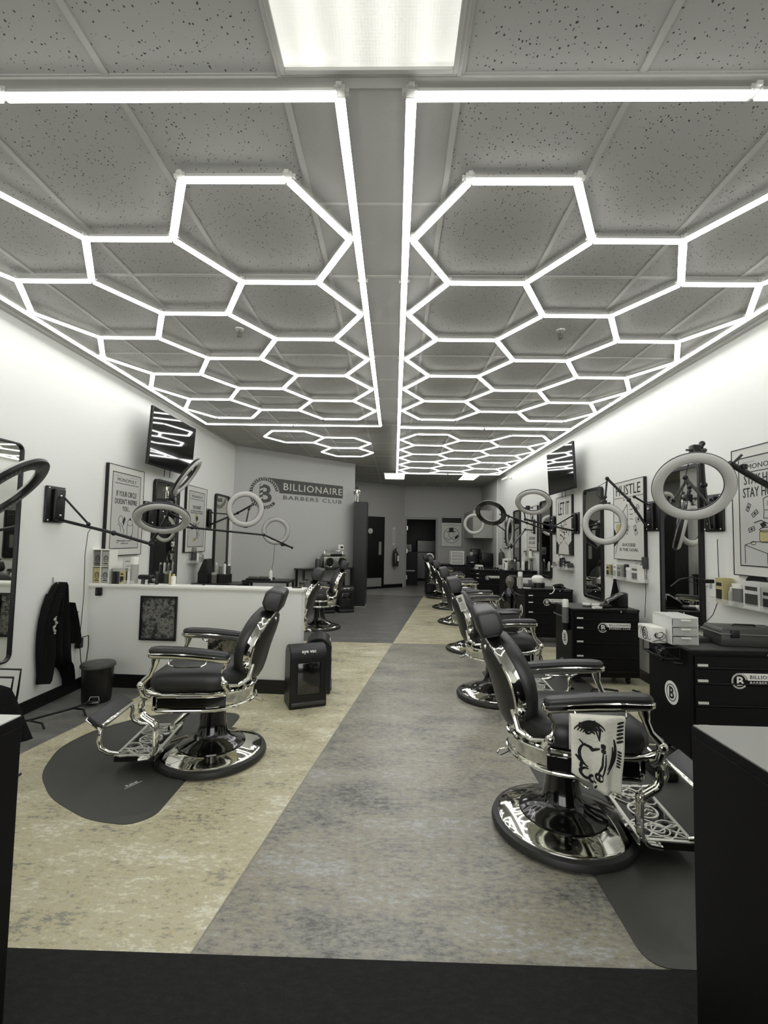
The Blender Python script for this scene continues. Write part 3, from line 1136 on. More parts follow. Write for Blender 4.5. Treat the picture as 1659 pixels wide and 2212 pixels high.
# ================================================================== MATS
def round_poly(pts, r=.06, n=5):
    out = []
    m = len(pts)
    for i in range(m):
        p0, p1, p2 = Vector(pts[i - 1]), Vector(pts[i]), Vector(pts[(i + 1) % m])
        a, c_ = (p0 - p1), (p2 - p1)
        rr = min(r, a.length * .45, c_.length * .45)
        a.normalize()
        c_.normalize()
        A_, C_ = p1 + a * rr, p1 + c_ * rr
        for k in range(n + 1):
            u = k / n
            q = A_ * (1 - u) ** 2 + p1 * 2 * u * (1 - u) + C_ * u * u
            out.append((q.x, q.y))
    return out
def mat_thing(pts, label, r=.06, h=.011, z=0., logo=None):
    poly = round_poly(pts, r)
    cx = sum(p[0] for p in poly) / len(poly)
    cy = sum(p[1] for p in poly) / len(poly)
    t = thing('anti_fatigue_mat', label, 'floor mat', (cx, cy, z), group='anti fatigue mats')
    def ins(d):
        out = []
        for p in poly:
            v = Vector((p[0] - cx, p[1] - cy))
            l = v.length
            v = v * ((l - d) / l)
            out.append((v.x, v.y))
        return out
    b = MB()
    b.layers([[(p[0], p[1], zz) for p in ins(d)] for d, zz in ((0, 0), (.0, .003), (.035, h), (.06, h))])
    o = b.build('pad', M_MAT, t)
    if logo:
        lx_, ly_, a_ = logo
        l = MB(T(lx_ - cx, ly_ - cy, h + .0004, a_))
        put_text(l, 'Rebel', 0, .014, 0, height=.02)
        l.box((-.05, -.006, 0), (.05, -.003, .001))
        l.build('lettering', M_WHITE, t, smooth=False)
    return t
leftmat = []
for k in range(15):
    a = math.radians(68 + 172 * k / 14)
    leftmat.append((-1.47 + .66 * math.cos(a) - (.0 if k > 2 else .0), 3.02 + .72 * math.sin(a)))
leftmat = [(-1.16, 2.36), (-1.165, 3.72), (-1.62, 3.75), (-1.92, 3.58), (-2.11, 3.33), (-2.155, 3.05), (-2.02, 2.72), (-1.78, 2.48), (-1.47, 2.31), (-1.25, 2.28)]
mat_thing(leftmat, 'dark grey mat with a curved front under the left chair', .12, logo=(-1.42, 2.62, math.radians(60)))
mat_thing([(.86, 1.63), (1.95, 1.63), (1.95, 3.35), (.86, 3.35)], 'dark grey mat under the nearest right chair beside the desk', .09)
mat_thing([(.95, 3.38), (1.95, 3.38), (1.95, 5.1), (.95, 5.1)], 'dark grey mat under the second chair of the right row', .08)
t = thing('entrance_mat', 'ribbed black entrance carpet across the bottom of the view', 'floor mat', (0, 0, 0))
MB().prism([(XL + .1, -1.8), (XR - .1, -1.8), (XR - .1, 1.66), (.85, 1.62), (-1.22, 1.605), (XL + .1, 1.6)], 0, .008).build('carpet', M_RUG, t, smooth=False)
t.location = (0, 0, 0)

# ================================================================== DESKS
def desk(x0, x1, y0, y1, h, label, tm=None):
    t = thing('reception_desk', label, 'desk', ((x0 + x1) / 2, (y0 + y1) / 2, .008))
    w_, d = (x1 - x0) / 2, (y1 - y0) / 2
    MB().box((-w_, -d, 0), (w_, d, h - .03)).build('body', M_DESK, t, smooth=False, bevel=.003)
    MB().box((-w_ - .0, -d, h - .03), (w_, d, h - .006)).build('edge_band', M_DESK, t, smooth=False, bevel=.002)
    MB().box((-w_ + .003, -d + .003, h - .006), (w_ - .003, d - .003, h - .003)).build('top', tm or M_DTOP, t, smooth=False)
    return t
desk(.822, 1.9, .3, 1.325, .895, 'black reception desk with grey top at the lower right')
desk(-1.9, -.994, .3, 1.262, .895, 'black desk with pale grey top at the lower left', mat('desk_top_pale', rgb(215, 215, 210), .35))
t = thing('comb', 'black styling comb lying on the right desk top', 'comb', (1.09, 1.255, .9005), math.radians(-18))
b = MB()
b.box((-.085, -.004, 0), (.085, .004, .004))
for k in range(26):
    b.box((-.08 + k * .0062, -.022, .0), (-.0775 + k * .0062, -.004, .003))
b.build('teeth', M_BLACK, t, smooth=False)
t = thing('clipper_guard_pad', 'dark folded pad beside the comb on the right desk', 'pad', (1.14, 1.2, .9005), math.radians(-14))
MB().rbox((0, 0, .006), (.14, .05, .012), .004, 2).build('pad', M_DKG, t)
b = MB()
b.rbox((0, 0, .014), (.14, .014, .004), .0015, 2).build('stripe', M_STEEL, t)

# ================================================================== LOGO
def logo_parts(M, w_, t, m_bg, m_fg, ring=True, m_txt=None, rf=.15, pole_=True, names=('emblem', 'banner', 'lettering')):
    """Round B emblem with banner BILLIONAIRE above BARBERS CLUB; w_ overall width, origin at the centre"""
    r = w_ * rf
    cx = -w_ / 2 + r
    e = MB(M)
    annulus(e, cx, 0, r * .80, r, .0, .0015, 40, 12 if ring else 0, 322 if ring else 360)
    e.build(names[0] + '_ring', m_bg, t, smooth=False)
    g = MB(M)
    for k in range(30):
        a = math.radians(18 + k * 10)
        if k % 2:
            g.ribbon([(cx + r * .84 * math.cos(a), r * .84 * math.sin(a)), (cx + r * .96 * math.cos(a + .04), r * .96 * math.sin(a + .04))], r * .035, .0016)
        else:
            g.ribbon([(cx + r * .84 * math.cos(a), r * .84 * math.sin(a)), (cx + r * .96 * math.cos(a), r * .96 * math.sin(a)), (cx + r * .96 * math.cos(a + .1), r * .96 * math.sin(a + .1))], r * .03, .0016)
    g.build(names[0] + '_pattern', m_fg, t, smooth=False)
    bb = MB(M)
    put_text(bb, 'B', cx + r * .1, -r * .02, 0, height=r * 1.15, width=r * .85, bold=.02)
    bb.build(names[0] + '_letter', m_bg, t, smooth=False)
    pole = MB(M)
    for k in range(4 if pole_ else 0):
        yy = -r * .42 + k * r * .27
        pole.prism([(cx - r * .30, yy), (cx - r * .12, yy + r * .10), (cx - r * .12, yy + r * .2), (cx - r * .30, yy + r * .10)], .0016, .0026)
    if pole_:
        pole.build(names[0] + '_pole_stripe', m_fg, t, smooth=False)
    bn = MB(M)
    x0 = cx + r * .62
    x1 = w_ / 2
    pts = [(x1, r * .98), (x1, r * .10)]
    for k in range(9):
        a = math.radians(5 + 80 * k / 8)
        pts.append((cx + r * 1.06 * math.cos(a), r * 1.0 * math.sin(a)))
    bn.prism(pts, 0, .0012)
    bn.build(names[1], m_bg, t, smooth=False)
    tx = MB(M)
    put_text(tx, 'BILLIONAIRE', (cx + r * 1.2 + x1) / 2 + r * .03, r * .54, .0013, width=(x1 - cx - r * 1.42), height=r * .46, space=1.12)
    tx.build(names[2], m_fg, t, smooth=False)
    t2 = MB(M)
    put_text(t2, 'BARBERS CLUB', (cx + r * 1.2 + x1) / 2 + r * .03, -r * .16, 0, width=(x1 - cx - r * 1.42), height=r * .26, space=1.2)
    t2.build('lower_lettering', m_txt or m_bg, t, smooth=False)

t = thing('wall_logo', 'dark barber pole B emblem and club name lettering on the grey diagonal wall', 'sign', M=wallF(1.325, 2.19, .004))
logo_parts(I4, 2.07, t, M_SIGN, M_SIGNL, rf=.141)

# ================================================================== POSTERS
def poster(M, w_, h, label, art, border=True, depth=.035, group='framed posters', header=None, frame_m=None, name='framed_poster', paper=None):
    t = thing(name, label, 'poster', M=M, group=group)
    f = MB()
    f.box((-w_ / 2, -h / 2, 0), (w_ / 2, h / 2, depth - .004))
    q = .007
    for a in ((-w_ / 2, -h / 2, w_ / 2, -h / 2 + q), (-w_ / 2, h / 2 - q, w_ / 2, h / 2), (-w_ / 2, -h / 2, -w_ / 2 + q, h / 2), (w_ / 2 - q, -h / 2, w_ / 2, h / 2)):
        f.box((a[0], a[1], depth - .004), (a[2], a[3], depth))
    f.build('frame', frame_m or M_BLACK, t, smooth=False, bevel=.001)
    MB().box((-w_ / 2 + q, -h / 2 + q, depth - .004), (w_ / 2 - q, h / 2 - q, depth - .003)).build('mount', paper or M_PAPER, t, smooth=False)
    z = depth - .003
    if border:
        iw, ih = w_ * .78, h * .84
        MB().box((-iw / 2, -ih / 2, z), (iw / 2, ih / 2, z + .0006)).build('print', M_PAPERG, t, smooth=False)
        b = MB()
        lw = .008
        b.ribbon([(-iw / 2, -ih / 2), (iw / 2, -ih / 2), (iw / 2, ih / 2), (-iw / 2, ih / 2), (-iw / 2, -ih / 2)], lw, z)
        if header:
            b.ribbon([(-iw * .42, ih * .36), (iw * .42, ih * .36)], .006, z)
            b.ribbon([(-iw * .42, ih * .455), (-iw * .2, ih * .455)], .002, z)
            b.ribbon([(iw * .1, ih * .46), (iw * .4, ih * .46)], .002, z)
            put_text(b, header, 0, ih * .41, z, width=iw * .68, height=ih * .045)
        b.build('border_line', M_INK, t, smooth=False)
    b = MB()
    b.z = z + .0008
    c_ = MB()
    c_.z = z + .0007
    art(b, c_, w_, h)
    if b.v:
        b.build('artwork', M_INK, t, smooth=False)
    if c_.v:
        c_.build('colour_fill', M_GOLD, t, smooth=False)
    return t

def bill(b, x, y, s, a):
    ca, sa = math.cos(a), math.sin(a)
    R_ = lambda p: (x + p[0] * ca - p[1] * sa, y + p[0] * sa + p[1] * ca)
    b.ribbon([R_(p) for p in ((-s, -s * .5), (s, -s * .5), (s, s * .5), (-s, s * .5), (-s, -s * .5))], .004, b.z)
    b.prism([R_(p) for p in circ(0, 0, s * .32, n=8)], b.z, b.z + .001)
    b.ribbon([R_((-s * .8, 0)), R_((-s * .5, 0))], .004, b.z)
    b.ribbon([R_((s * .8, 0)), R_((s * .5, 0))], .004, b.z)

def art_circle(b, c_, w_, h):
    z = b.z
    put_text(b, 'IF YOUR CIRCLE', 0, h * .19, z, width=w_ * .56, height=h * .06)
    put_text(b, "DOESN'T INSPIRE", 0, h * .105, z, width=w_ * .62, height=h * .06)
    put_text(b, 'YOU...', 0, h * .025, z, width=w_ * .2, height=h * .055)
    b.ribbon(circ(-w_ * .13, -h * .10, w_ * .06, h * .045, 14) + [(-w_ * .07, -h * .10)], .004, z)
    b.ribbon(circ(w_ * .13, -h * .13, w_ * .075, h * .035, 14) + [(w_ * .205, -h * .13)], .004, z)
    b.ribbon([(w_ * .06, -h * .15), (w_ * .05, -h * .27), (w_ * .1, -h * .3), (w_ * .2, -h * .29), (w_ * .22, -h * .16), (w_ * .2, -h * .15)], .005, z)
    b.prism([(w_ * .06, -h * .27), (w_ * .1, -h * .295), (w_ * .2, -h * .285), (w_ * .21, -h * .27), (w_ * .14, -h * .285)], z, z + .001)
    b.ribbon([(-w_ * .2, -h * .15), (-w_ * .14, -h * .17), (-w_ * .12, -h * .23)], .005, z)
    b.ribbon([(-w_ * .10, -h * .16), (-w_ * .03, -h * .22), (-w_ * .06, -h * .28)], .005, z)
    b.prism([(-w_ * .08, -h * .11), (-w_ * .03, -h * .06), (-w_ * .0, -h * .09), (-w_ * .05, -h * .17)], z, z + .001)
    b.prism([(w_ * .09, -h * .10), (w_ * .13, -h * .07), (w_ * .17, -h * .10)], z, z + .001)
    for k in range(2):
        b.ribbon([(-w_ * .22, -h * (.33 + .025 * k)), (-w_ * .16, -h * (.33 + .025 * k))], .004, z)
    put_text(b, 'YOU NEED A NEW', -0, -h * .335, z, width=w_ * .4, height=h * .014)
    put_text(b, 'CIRCLE', 0, -h * .365, z, width=w_ * .2, height=h * .014)

def art_dont(b, c_, w_, h):
    z = b.z
    put_text(b, 'YOU DON’T', 0, h * .18, z, width=w_ * .42, height=h * .055)
    put_text(b, 'GET WHAT YOU WISH FOR', 0, h * .125, z, width=w_ * .6, height=h * .02)
    put_text(b, 'YOU GET WHAT YOU WORK', 0, h * .095, z, width=w_ * .6, height=h * .02)
    b.ribbon([(0, 0), (-.02, -h * .1), (.03, -h * .2), (.02, -h * .28), (-.05, -h * .33)], .012, z)
    b.ribbon([(-.1, -h * .06), (0, -h * .1), (.1, -h * .04)], .009, z)
    b.ribbon([(.03, -h * .2), (.07, -h * .3)], .01, z)
    b.prism(circ(.01, .01, .035, n=12), z, z + .001)
    c_.prism(circ(-.01, h * .045, .045, .05, 14), c_.z, c_.z + .001)
    c_.prism(circ(-.07, -h * .31, .04, .03, 12), c_.z, c_.z + .001)
    b.ribbon([(.12, -h * .12), (.06, -h * .2), (.13, -h * .26)], .007, z)

def art_humble(b, c_, w_, h):
    z = b.z
    put_text(b, 'STAY HUMBLE', 0, h * .245, z, width=w_ * .62, height=h * .075)
    put_text(b, 'STAY HUNGRY', 0, h * .145, z, width=w_ * .66, height=h * .075)
    for x, y, a in ((-.26, .03, 1.1), (-.17, -.02, .6), (-.22, -.14, .3), (.2, .02, -.5), (.24, -.08, .9)):
        bill(b, x * w_, y * h, .028, a)
    # a cook's hat, a pot on a table
    b.ribbon([(-.03, h * .0), (-.035, h * .085), (.0, h * .1), (.05, h * .1), (.085, h * .085), (.08, h * .0), (-.03, h * .0)], .004, z)
    for k in range(3):
        b.ribbon([(.0 + .025 * k, h * .03), (.0 + .025 * k, h * .07)], .002, z)
    b.ribbon([(-.03, h * .0), (-.035, -h * .06), (.085, -h * .06), (.08, 0)], .004, z)
    b.ribbon([(-.12, -h * .09), (-.06, -h * .075), (.0, -h * .1), (.06, -h * .09), (.13, -h * .1)], .006, z)
    b.prism([(-.07, -h * .10), (-.03, -h * .085), (-.01, -h * .115), (-.05, -h * .13)], z, z + .001)
    c_.prism(rrect(-.075, -h * .24, .04, -h * .15, .025), c_.z, c_.z + .001)
    b.ribbon(rrect(-.075, -h * .24, .04, -h * .15, .025) + [(.04, -h * .17)], .004, z)
    b.ribbon(circ(-.018, -h * .145, .055, .016, 16) + [(.037, -h * .145)], .005, z)
    b.ribbon([(-w_ * .32, -h * .40), (-w_ * .32, -h * .26), (-w_ * .2, -h * .235), (w_ * .1, -h * .235)], .004, z)
    b.ribbon([(-w_ * .32, -h * .26), (-.01, -h * .32), (-.01, -h * .4)], .004, z)
    b.ribbon([(-.01, -h * .32), (w_ * .2, -h * .25)], .004, z)
    b.ribbon(circ(-w_ * .2, -h * .245, .022, .012, 10), .004, z)

def art_hustle(b, c_, w_, h):
    z = b.z
    put_text(b, 'HUSTLE', 0, h * .385, z, width=w_ * .8, height=h * .13)
    b.ribbon([(-w_ * .45, h * .29), (w_ * .48, h * .29)], .004, z)
    put_text(b, 'the', -w_ * .12, h * .26, z, height=.016)
    b.ribbon([(-w_ * .3, h * .02), (-w_ * .02, h * .2), (0, h * .0), (-w_ * .3, h * .0)], .006, z)
    for k in range(4):
        b.ribbon([(w_ * .06, h * (.18 - .055 * k)), (w_ * .16, h * (.20 - .065 * k))], .005, z)
    for x, y, a in ((.28, .13, .5), (.33, .0, .2), (-.03, -.12, 1.0), (.24, -.13, 1.9)):
        bill(b, x * w_, y * h, .05, a)
    b.prism([(-w_ * .48, -h * .1), (-w_ * .3, -h * .26), (-w_ * .48, -h * .34)], z, z + .001)
    b.ribbon([(-w_ * .46, -h * .02), (-w_ * .2, -h * .02), (-w_ * .26, -h * .14), (-w_ * .44, -h * .43)], .005, z)
    c_.prism([(-w_ * .4, -h * .05), (-w_ * .24, -h * .04), (-w_ * .3, -h * .14), (-w_ * .42, -h * .2)], c_.z, c_.z + .001)
    put_text(b, 'SUCCESS', w_ * .02, -h * .31, z, width=w_ * .42, height=h * .035)
    put_text(b, 'IS THE GOAL', w_ * .02, -h * .37, z, width=w_ * .6, height=h * .035)

def art_let(b, c_, w_, h):
    z = b.z
    put_text(b, 'LET IT', 0, h * .29, z, width=w_ * .7, height=h * .22)
    rnd = random.Random(5)
    for k in range(60):
        x, y = rnd.gauss(0, .10) * w_ * 1.4, -.09 * h + rnd.gauss(0, .055) * h * 1.2
        (c_ if k % 2 else b).prism(circ(x, y, .014 + .01 * rnd.random(), .008 + .006 * rnd.random(), 6), (c_ if k % 2 else b).z, (c_ if k % 2 else b).z + .001)
    b.ribbon([(-.03, -h * .2), (0, -h * .25), (.02, -h * .2)], .01, z)
    b.prism([(-w_ * .48, -h * .49), (-w_ * .48, -h * .26), (-w_ * .3, -h * .34), (-w_ * .34, -h * .49)], z, z + .001)
    b.prism([(w_ * .48, -h * .49), (w_ * .48, -h * .26), (w_ * .3, -h * .34), (w_ * .34, -h * .49)], z, z + .001)
    b.ribbon([(-w_ * .3, -h * .34), (-w_ * .08, -h * .27)], .006, z)
    b.ribbon([(w_ * .3, -h * .34), (w_ * .08, -h * .27)], .006, z)

def art_plain(words):
    def f(b, c_, w_, h):
        z = b.z
        b.ribbon([(-w_ * .05, h * .1), (-w_ * .15, h * .3), (w_ * .1, h * .38), (w_ * .2, h * .2), (.02, h * .08)], .02, z)
        b.ribbon([(-w_ * .1, h * .05), (-w_ * .08, -h * .08), (w_ * .1, -h * .08), (w_ * .12, h * .06)], .012, z)
        b.prism(circ(.02, h * .22, .05, .07, 12), z, z + .001)
        put_text(b, words[0], 0, -h * .22, z, width=w_ * .6, height=h * .055)
        put_text(b, words[1], 0, -h * .32, z, width=w_ * .6, height=h * .055)
        b.ribbon([(-w_ * .4, -h * .42), (w_ * .4, -h * .42)], .006, z)
    return f

poster(wallL(4.74, 1.63), .64, .91, 'tall framed circle quote poster on the left wall behind the arm', art_circle, header='MONOPOLY')
poster(wallL(6.46, 1.62), .66, .91, 'second framed quote poster on the left wall, past the ring lamp', art_dont, header='MONOPOLY')
poster(wallR(3.22, 1.64), .66, .93, 'framed stay humble poster with a cook hat at the right picture edge', art_humble, header='MONOPOLY')
poster(wallR(5.12, 1.65), .66, .87, 'framed hustle poster with flying banknotes on the right wall', art_hustle, border=False)
poster(wallR(7.05, 1.65), .64, .88, 'framed poster with tall thin letters above a speckled bouquet', art_let, border=False)
poster(wallR(8.66, 1.64), .62, .82, 'framed poster with two boxed lines of words on the right wall', art_plain(['DEFINE', 'SUCCESS']), border=False)
poster(wallR(10.75, 1.62), .5, .75, 'farthest small framed poster on the white right wall', art_plain(['WORK', 'HARD']), border=False)

def art_hat(b, c_, w_, h):
    z = b.z
    b.box((-w_ * .47, h * .3, z), (w_ * .47, h * .47, z + .001))
    b.ribbon([(-w_ * .4, h * .22), (w_ * .4, h * .22)], .008, z)
    b.ribbon([(-w_ * .15, h * .25), (w_ * .15, h * .25)], .005, z)
    b.ribbon(circ(0, -h * .12, w_ * .37, n=36) + [(w_ * .37, -h * .12)], .012, z)
    b.prism([(-w_ * .13, h * .0), (-w_ * .11, h * .12), (w_ * .09, h * .13), (w_ * .1, h * .02)], z, z + .001)
    b.ribbon([(-w_ * .22, -h * .0), (w_ * .2, h * .01)], .02, z)
    b.ribbon(circ(0, -h * .1, w_ * .14, n=16), .01, z)
    b.ribbon([(-w_ * .3, -h * .2), (-w_ * .15, -h * .27), (0, -h * .22), (w_ * .15, -h * .28), (w_ * .3, -h * .18)], .012, z)
    b.prism([(w_ * .15, -h * .18), (w_ * .32, -h * .08), (w_ * .33, -h * .17), (w_ * .2, -h * .26)], z, z + .001)
poster(wallB(1.685, 1.65, YB), .61, .88, 'framed poster with a top hat in a circle on the back wall', art_hat, border=False, depth=.02, frame_m=mat('poster_frame_grey', rgb(60, 60, 57), .4))

# floral picture on the partition
t = thing('framed_picture', 'black framed dark flower picture on the white partition', 'picture', M=Matrix.Translation((-2.14, 4.249, .633)) @ Matrix.Rotation(-.0403, 4, 'Z') @ Matrix.Rotation(PI / 2, 4, 'X'))
b = MB()
W_, H_ = .345, .40
for a in ((-W_ / 2, -H_ / 2, W_ / 2, -H_ / 2 + .017), (-W_ / 2, H_ / 2 - .017, W_ / 2, H_ / 2), (-W_ / 2, -H_ / 2, -W_ / 2 + .017, H_ / 2), (W_ / 2 - .017, -H_ / 2, W_ / 2, H_ / 2)):
    b.box((a[0], a[1], 0), (a[2], a[3], .018))
b.build('frame', M_BLACK, t, smooth=False, bevel=.002)
MB().box((-.16, -.19, 0), (.16, .19, .006)).build('print', M_ART, t, smooth=False)
b = MB()
rnd = random.Random(11)
for k in range(46):
    x, y = rnd.uniform(-.125, .13), rnd.uniform(-.17, .15)
    r = rnd.uniform(.010, .026)
    a0 = rnd.uniform(0, 360)
    for q in range(2):
        b.ribbon(circ(x, y, r * (1 - .4 * q), r * (.6 - .2 * q), 10, a0, a0 + 250), .0035, .006, .001)
for x, y in ((.05, -.11), (.1, -.13), (-.02, .02), (.03, -.02)):
    for q in range(3):
        b.ribbon(circ(x, y, .028 - .008 * q, .022 - .006 * q, 12, q * 60, q * 60 + 290), .004, .006, .001)
b.build('line_art', mat('silver_ink', rgb(135, 135, 128), .4), t, smooth=False)

# ================================================================== MIRRORS
def mirror(M, w_, h, label, fw_=.03, depth=.035, fm=None):
    t = thing('wall_mirror', label, 'mirror', M=M, group='tall wall mirrors')
    O = rrect(-w_ / 2, -h / 2, w_ / 2, h / 2, .06)
    Ii = rrect(-w_ / 2 + fw_, -h / 2 + fw_, w_ / 2 - fw_, h / 2 - fw_, .04)
    b = MB()
    n = len(O)
    vs = [(p[0], p[1], 0) for p in O] + [(p[0], p[1], depth) for p in O] + [(p[0], p[1], depth) for p in Ii] + [(p[0], p[1], .004) for p in Ii]
    fs = []
    for i in range(n):
        j = (i + 1) % n
        fs += [(i, j, n + j, n + i), (n + i, n + j, 2 * n + j, 2 * n + i), (2 * n + i, 2 * n + j, 3 * n + j, 3 * n + i)]
    b.add(vs, fs)
    b.build('frame', fm or M_BLACK, t)
    MB().prism(rrect(-w_ / 2 + fw_ * .8, -h / 2 + fw_ * .8, w_ / 2 - fw_ * .8, h / 2 - fw_ * .8, .04), .002, depth * .55).build('glass', M_MIRROR, t, smooth=False)
    return t
mirror(wallL(3.06, 1.25), .66, 1.6, 'tall rounded mirror in a thin black frame at the left picture edge', .012)
mirror(wallL(5.62, 1.39), .62, 1.32, 'tall dark framed mirror under the left television')
mirror(wallL(7.45, 1.40), .60, 1.32, 'tall dark framed mirror farthest along the left wall')
mirror(wallR(4.22, 1.385), .60, 1.40, 'tall dark framed mirror behind the largest ring lamp on the right')
mirror(wallR(6.05, 1.39), .56, 1.42, 'tall dark framed mirror left of the hustle poster')
mirror(wallR(7.93, 1.45), .58, 1.30, 'tall dark framed mirror left of the bouquet poster')
mirror(wallR(9.78, 1.45), .52, 1.20, 'farthest tall dark framed mirror on the right wall')

# ================================================================== TELEVISIONS
def tv(M, w_, h, label):
    t = thing('television', label, 'television', M=M, group='wall televisions')
    MB().rbox((0, 0, 0), (w_, h, .035), .008, 2).build('body', M_BLACK, t)
    MB().box((-w_ / 2 + .012, -h / 2 + .02, .0172), (w_ / 2 - .012, h / 2 - .012, .0185)).build('screen', M_SCREEN, t, smooth=False)
    b = MB()
    b.rbox((0, -.02, -.05), (w_ * .55, h * .6, .07), .015, 2)
    b.build('rear_housing', M_BLACK, t)
    b = MB()
    b.box((-.1, -.1, -.10), (.1, .1, -.08))
    b.box((-.03, -.03, -.14), (.03, .03, -.1))
    b.build('wall_bracket', M_MBLACK, t, smooth=False)
    b = MB()
    for x in (-.08, .05):
        b.tube([(x, -h / 2 + .05, -.03), (x, -h / 2 - .08, -.03)], .004, 5)
    b.build('cable', M_BLACK, t)
    return t
tv(wallL(5.34, 2.455, XL + .20) @ Matrix.Rotation(math.radians(3), 4, 'X'), 1.06, .63, 'black wall television tilted down on the left wall')
tv(wallR(6.78, 2.445, XR - .17) @ Matrix.Rotation(math.radians(3), 4, 'X'), 1.05, .64, 'black wall television tilted down on the right wall')

# ================================================================== RING LIGHTS
def ring_light(label, C, Nrm, D=.44, plate=None, arm=None, brace=None, arm2=None, cable=None, thick=.75, group='ring lights on wall arms', base=None, diffm=None, name='ring_light'):
    C = Vector(C)
    t = thing(name, label, 'ring light', base or C, group=group)
    off = -Vector(base or C)
    TM = Matrix.Translation(off)
    n = Vector(Nrm).normalized()
    z = n
    xa = Vector((0, 0, 1)).cross(z)
    xa = xa.normalized() if xa.length > 1e-3 else Vector((1, 0, 0))
    ya = z.cross(xa)
    RM = TM @ Matrix(((xa.x, ya.x, z.x, C.x), (xa.y, ya.y, z.y, C.y), (xa.z, ya.z, z.z, C.z), (0, 0, 0, 1)))
    R_ = D / 2
    r = R_ * .69
    h = MB(RM)
    h.lathe([(r, 0), (r + .004, -.016), (r + .014, -.022), (R_ - .014, -.022), (R_ - .004, -.016), (R_, 0), (R_ - .003, .005), (r + .003, .005)], n=56, close=True)
    ho = h.build('ring_housing', M_BLACK, t)
    vents = MB(RM)
    for k in range(60):
        if k % 15 < 9:
            a = 2 * PI * k / 60
            vents.M = RM @ Matrix.Rotation(a, 4, 'Z')
            vents.box(((r + R_) / 2 - .02, -.003, -.0235), ((r + R_) / 2 + .02, .003, -.0215))
    vents.build('vent_slots', M_MIDG, ho, smooth=False)
    d = MB(RM)
    m = (r + R_) / 2
    hw_ = (R_ - r) / 2 - .003
    prof = [(m + hw_ * math.cos(PI * k / 8), .004 + .022 * math.sin(PI * k / 8)) for k in range(9)]
    d.lathe(prof + [(m - hw_, .0), (m + hw_, .0)], n=56, close=True)
    d.build('diffuser', diffm or M_RING, t)
    a = MB(TM)
    if plate:
        side, py, pz = plate
        W = wallL(py, pz) if side == 'L' else wallR(py, pz)
        p = MB(TM @ W)
        p.rbox((0, 0, .012), (.22, .30, .024), .012, 3)
        p.rbox((0, 0, .038), (.10, .26, .035), .012, 3)
        po = p.build('wall_plate', M_BLACK, t)
        bb = MB(TM @ W)
        for x in (-.09, .09):
            for y in (-.13, .13):
                bb.ball((x, y, .026), .008, 8)
        bb.ball((0.0, .07, .06), .012, 8)
        bb.ball((0.0, -.09, .06), .012, 8)
        bb.build('bolt', M_CHROME, po)
    if arm:
        a.tube(arm, .013, 10)
        for p in arm[1:-1]:
            a.ball(p, .022)
        a.ball(arm[-1], .02)
        a.build('arm', M_BLACK, t)
    if brace:
        q = MB(TM)
        q.tube(brace, .009, 8)
        q.ball(brace[-1], .016)
        q.build('brace', M_BLACK, t)
    if arm2:
        q = MB(TM)
        q.tube(arm2, .010, 8)
        for p in arm2:
            q.ball(p, .017)
        e_ = Vector(arm2[-1])
        q.rbox((e_.x, e_.y, e_.z), (.05, .05, .06), .01, 2)
        q.build('clamp', M_BLACK, t)
        kq = MB(TM)
        kq.M = TM @ Matrix.Translation(e_ + Vector((0, 0, .0)))
        kq.tube([(-.05, 0, 0), (.05, 0, 0)], .006, 6)
        kq.ball((.055, 0, 0), .012)
        kq.build('knob', M_DKG, t)
    if cable:
        q = MB(TM)
        q.tube(cable, .003, 6)
        q.build('cable', M_BLACK, t)
    return t

# left side
ring_light('black backed ring lamp seen from behind at the left picture edge', (-2.25, 2.62, 1.63), (-.68, -.26, .70), .54,
           arm2=[(-2.62, 2.72, 1.50), (-2.40, 2.66, 1.54)], arm=[(-2.77, 2.5, 1.46), (-2.62, 2.72, 1.50)], plate=('L', 2.5, 1.55))
ring_light('grey ring lamp tilted down on the near left wall arm', (-1.834, 3.62, 1.521), (.25, -.60, -1.05), .42, plate=('L', 3.76, 1.625),
           arm=[(-2.77, 3.78, 1.50), (-2.3, 3.76, 1.40), (-1.966, 3.72, 1.317)], brace=[(-2.75, 3.77, 1.70), (-2.52, 3.77, 1.47)],
           arm2=[(-1.966, 3.72, 1.33), (-1.92, 3.74, 1.42), (-1.86, 3.78, 1.58), (-1.845, 3.75, 1.64)],
           cable=[(-2.5, 3.78, 1.44), (-2.62, 3.92, 1.40), (-2.73, 4.06, 1.2), (-2.76, 4.12, .85), (-2.78, 4.13, .5)])
ring_light('ring lamp turned edge on below the left television', (-2.165, 4.75, 2.0), (.40, .12, -.28), .46, thick=.5,
           arm=[(-2.77, 5.2, 1.5), (-2.62, 5.0, 1.42), (-2.42, 4.9, 1.52)], arm2=[(-2.42, 4.9, 1.52), (-2.37, 4.78, 1.70), (-2.31, 4.74, 1.79)], plate=('L', 5.22, 1.62))
ring_light('pale ring lamp facing the room in front of the logo wall', (-1.851, 5.7, 1.73), (.32, -.93, -.05), .45, plate=('L', 6.92, 1.65),
           arm=[(-2.77, 6.92, 1.56), (-2.2, 6.45, 1.72), (-1.90, 6.15, 1.82)], brace=[(-2.76, 6.93, 1.74), (-2.3, 6.55, 1.70)], arm2=[(-1.9, 6.15, 1.82), (-1.87, 5.9, 1.74), (-1.86, 5.76, 1.53)])
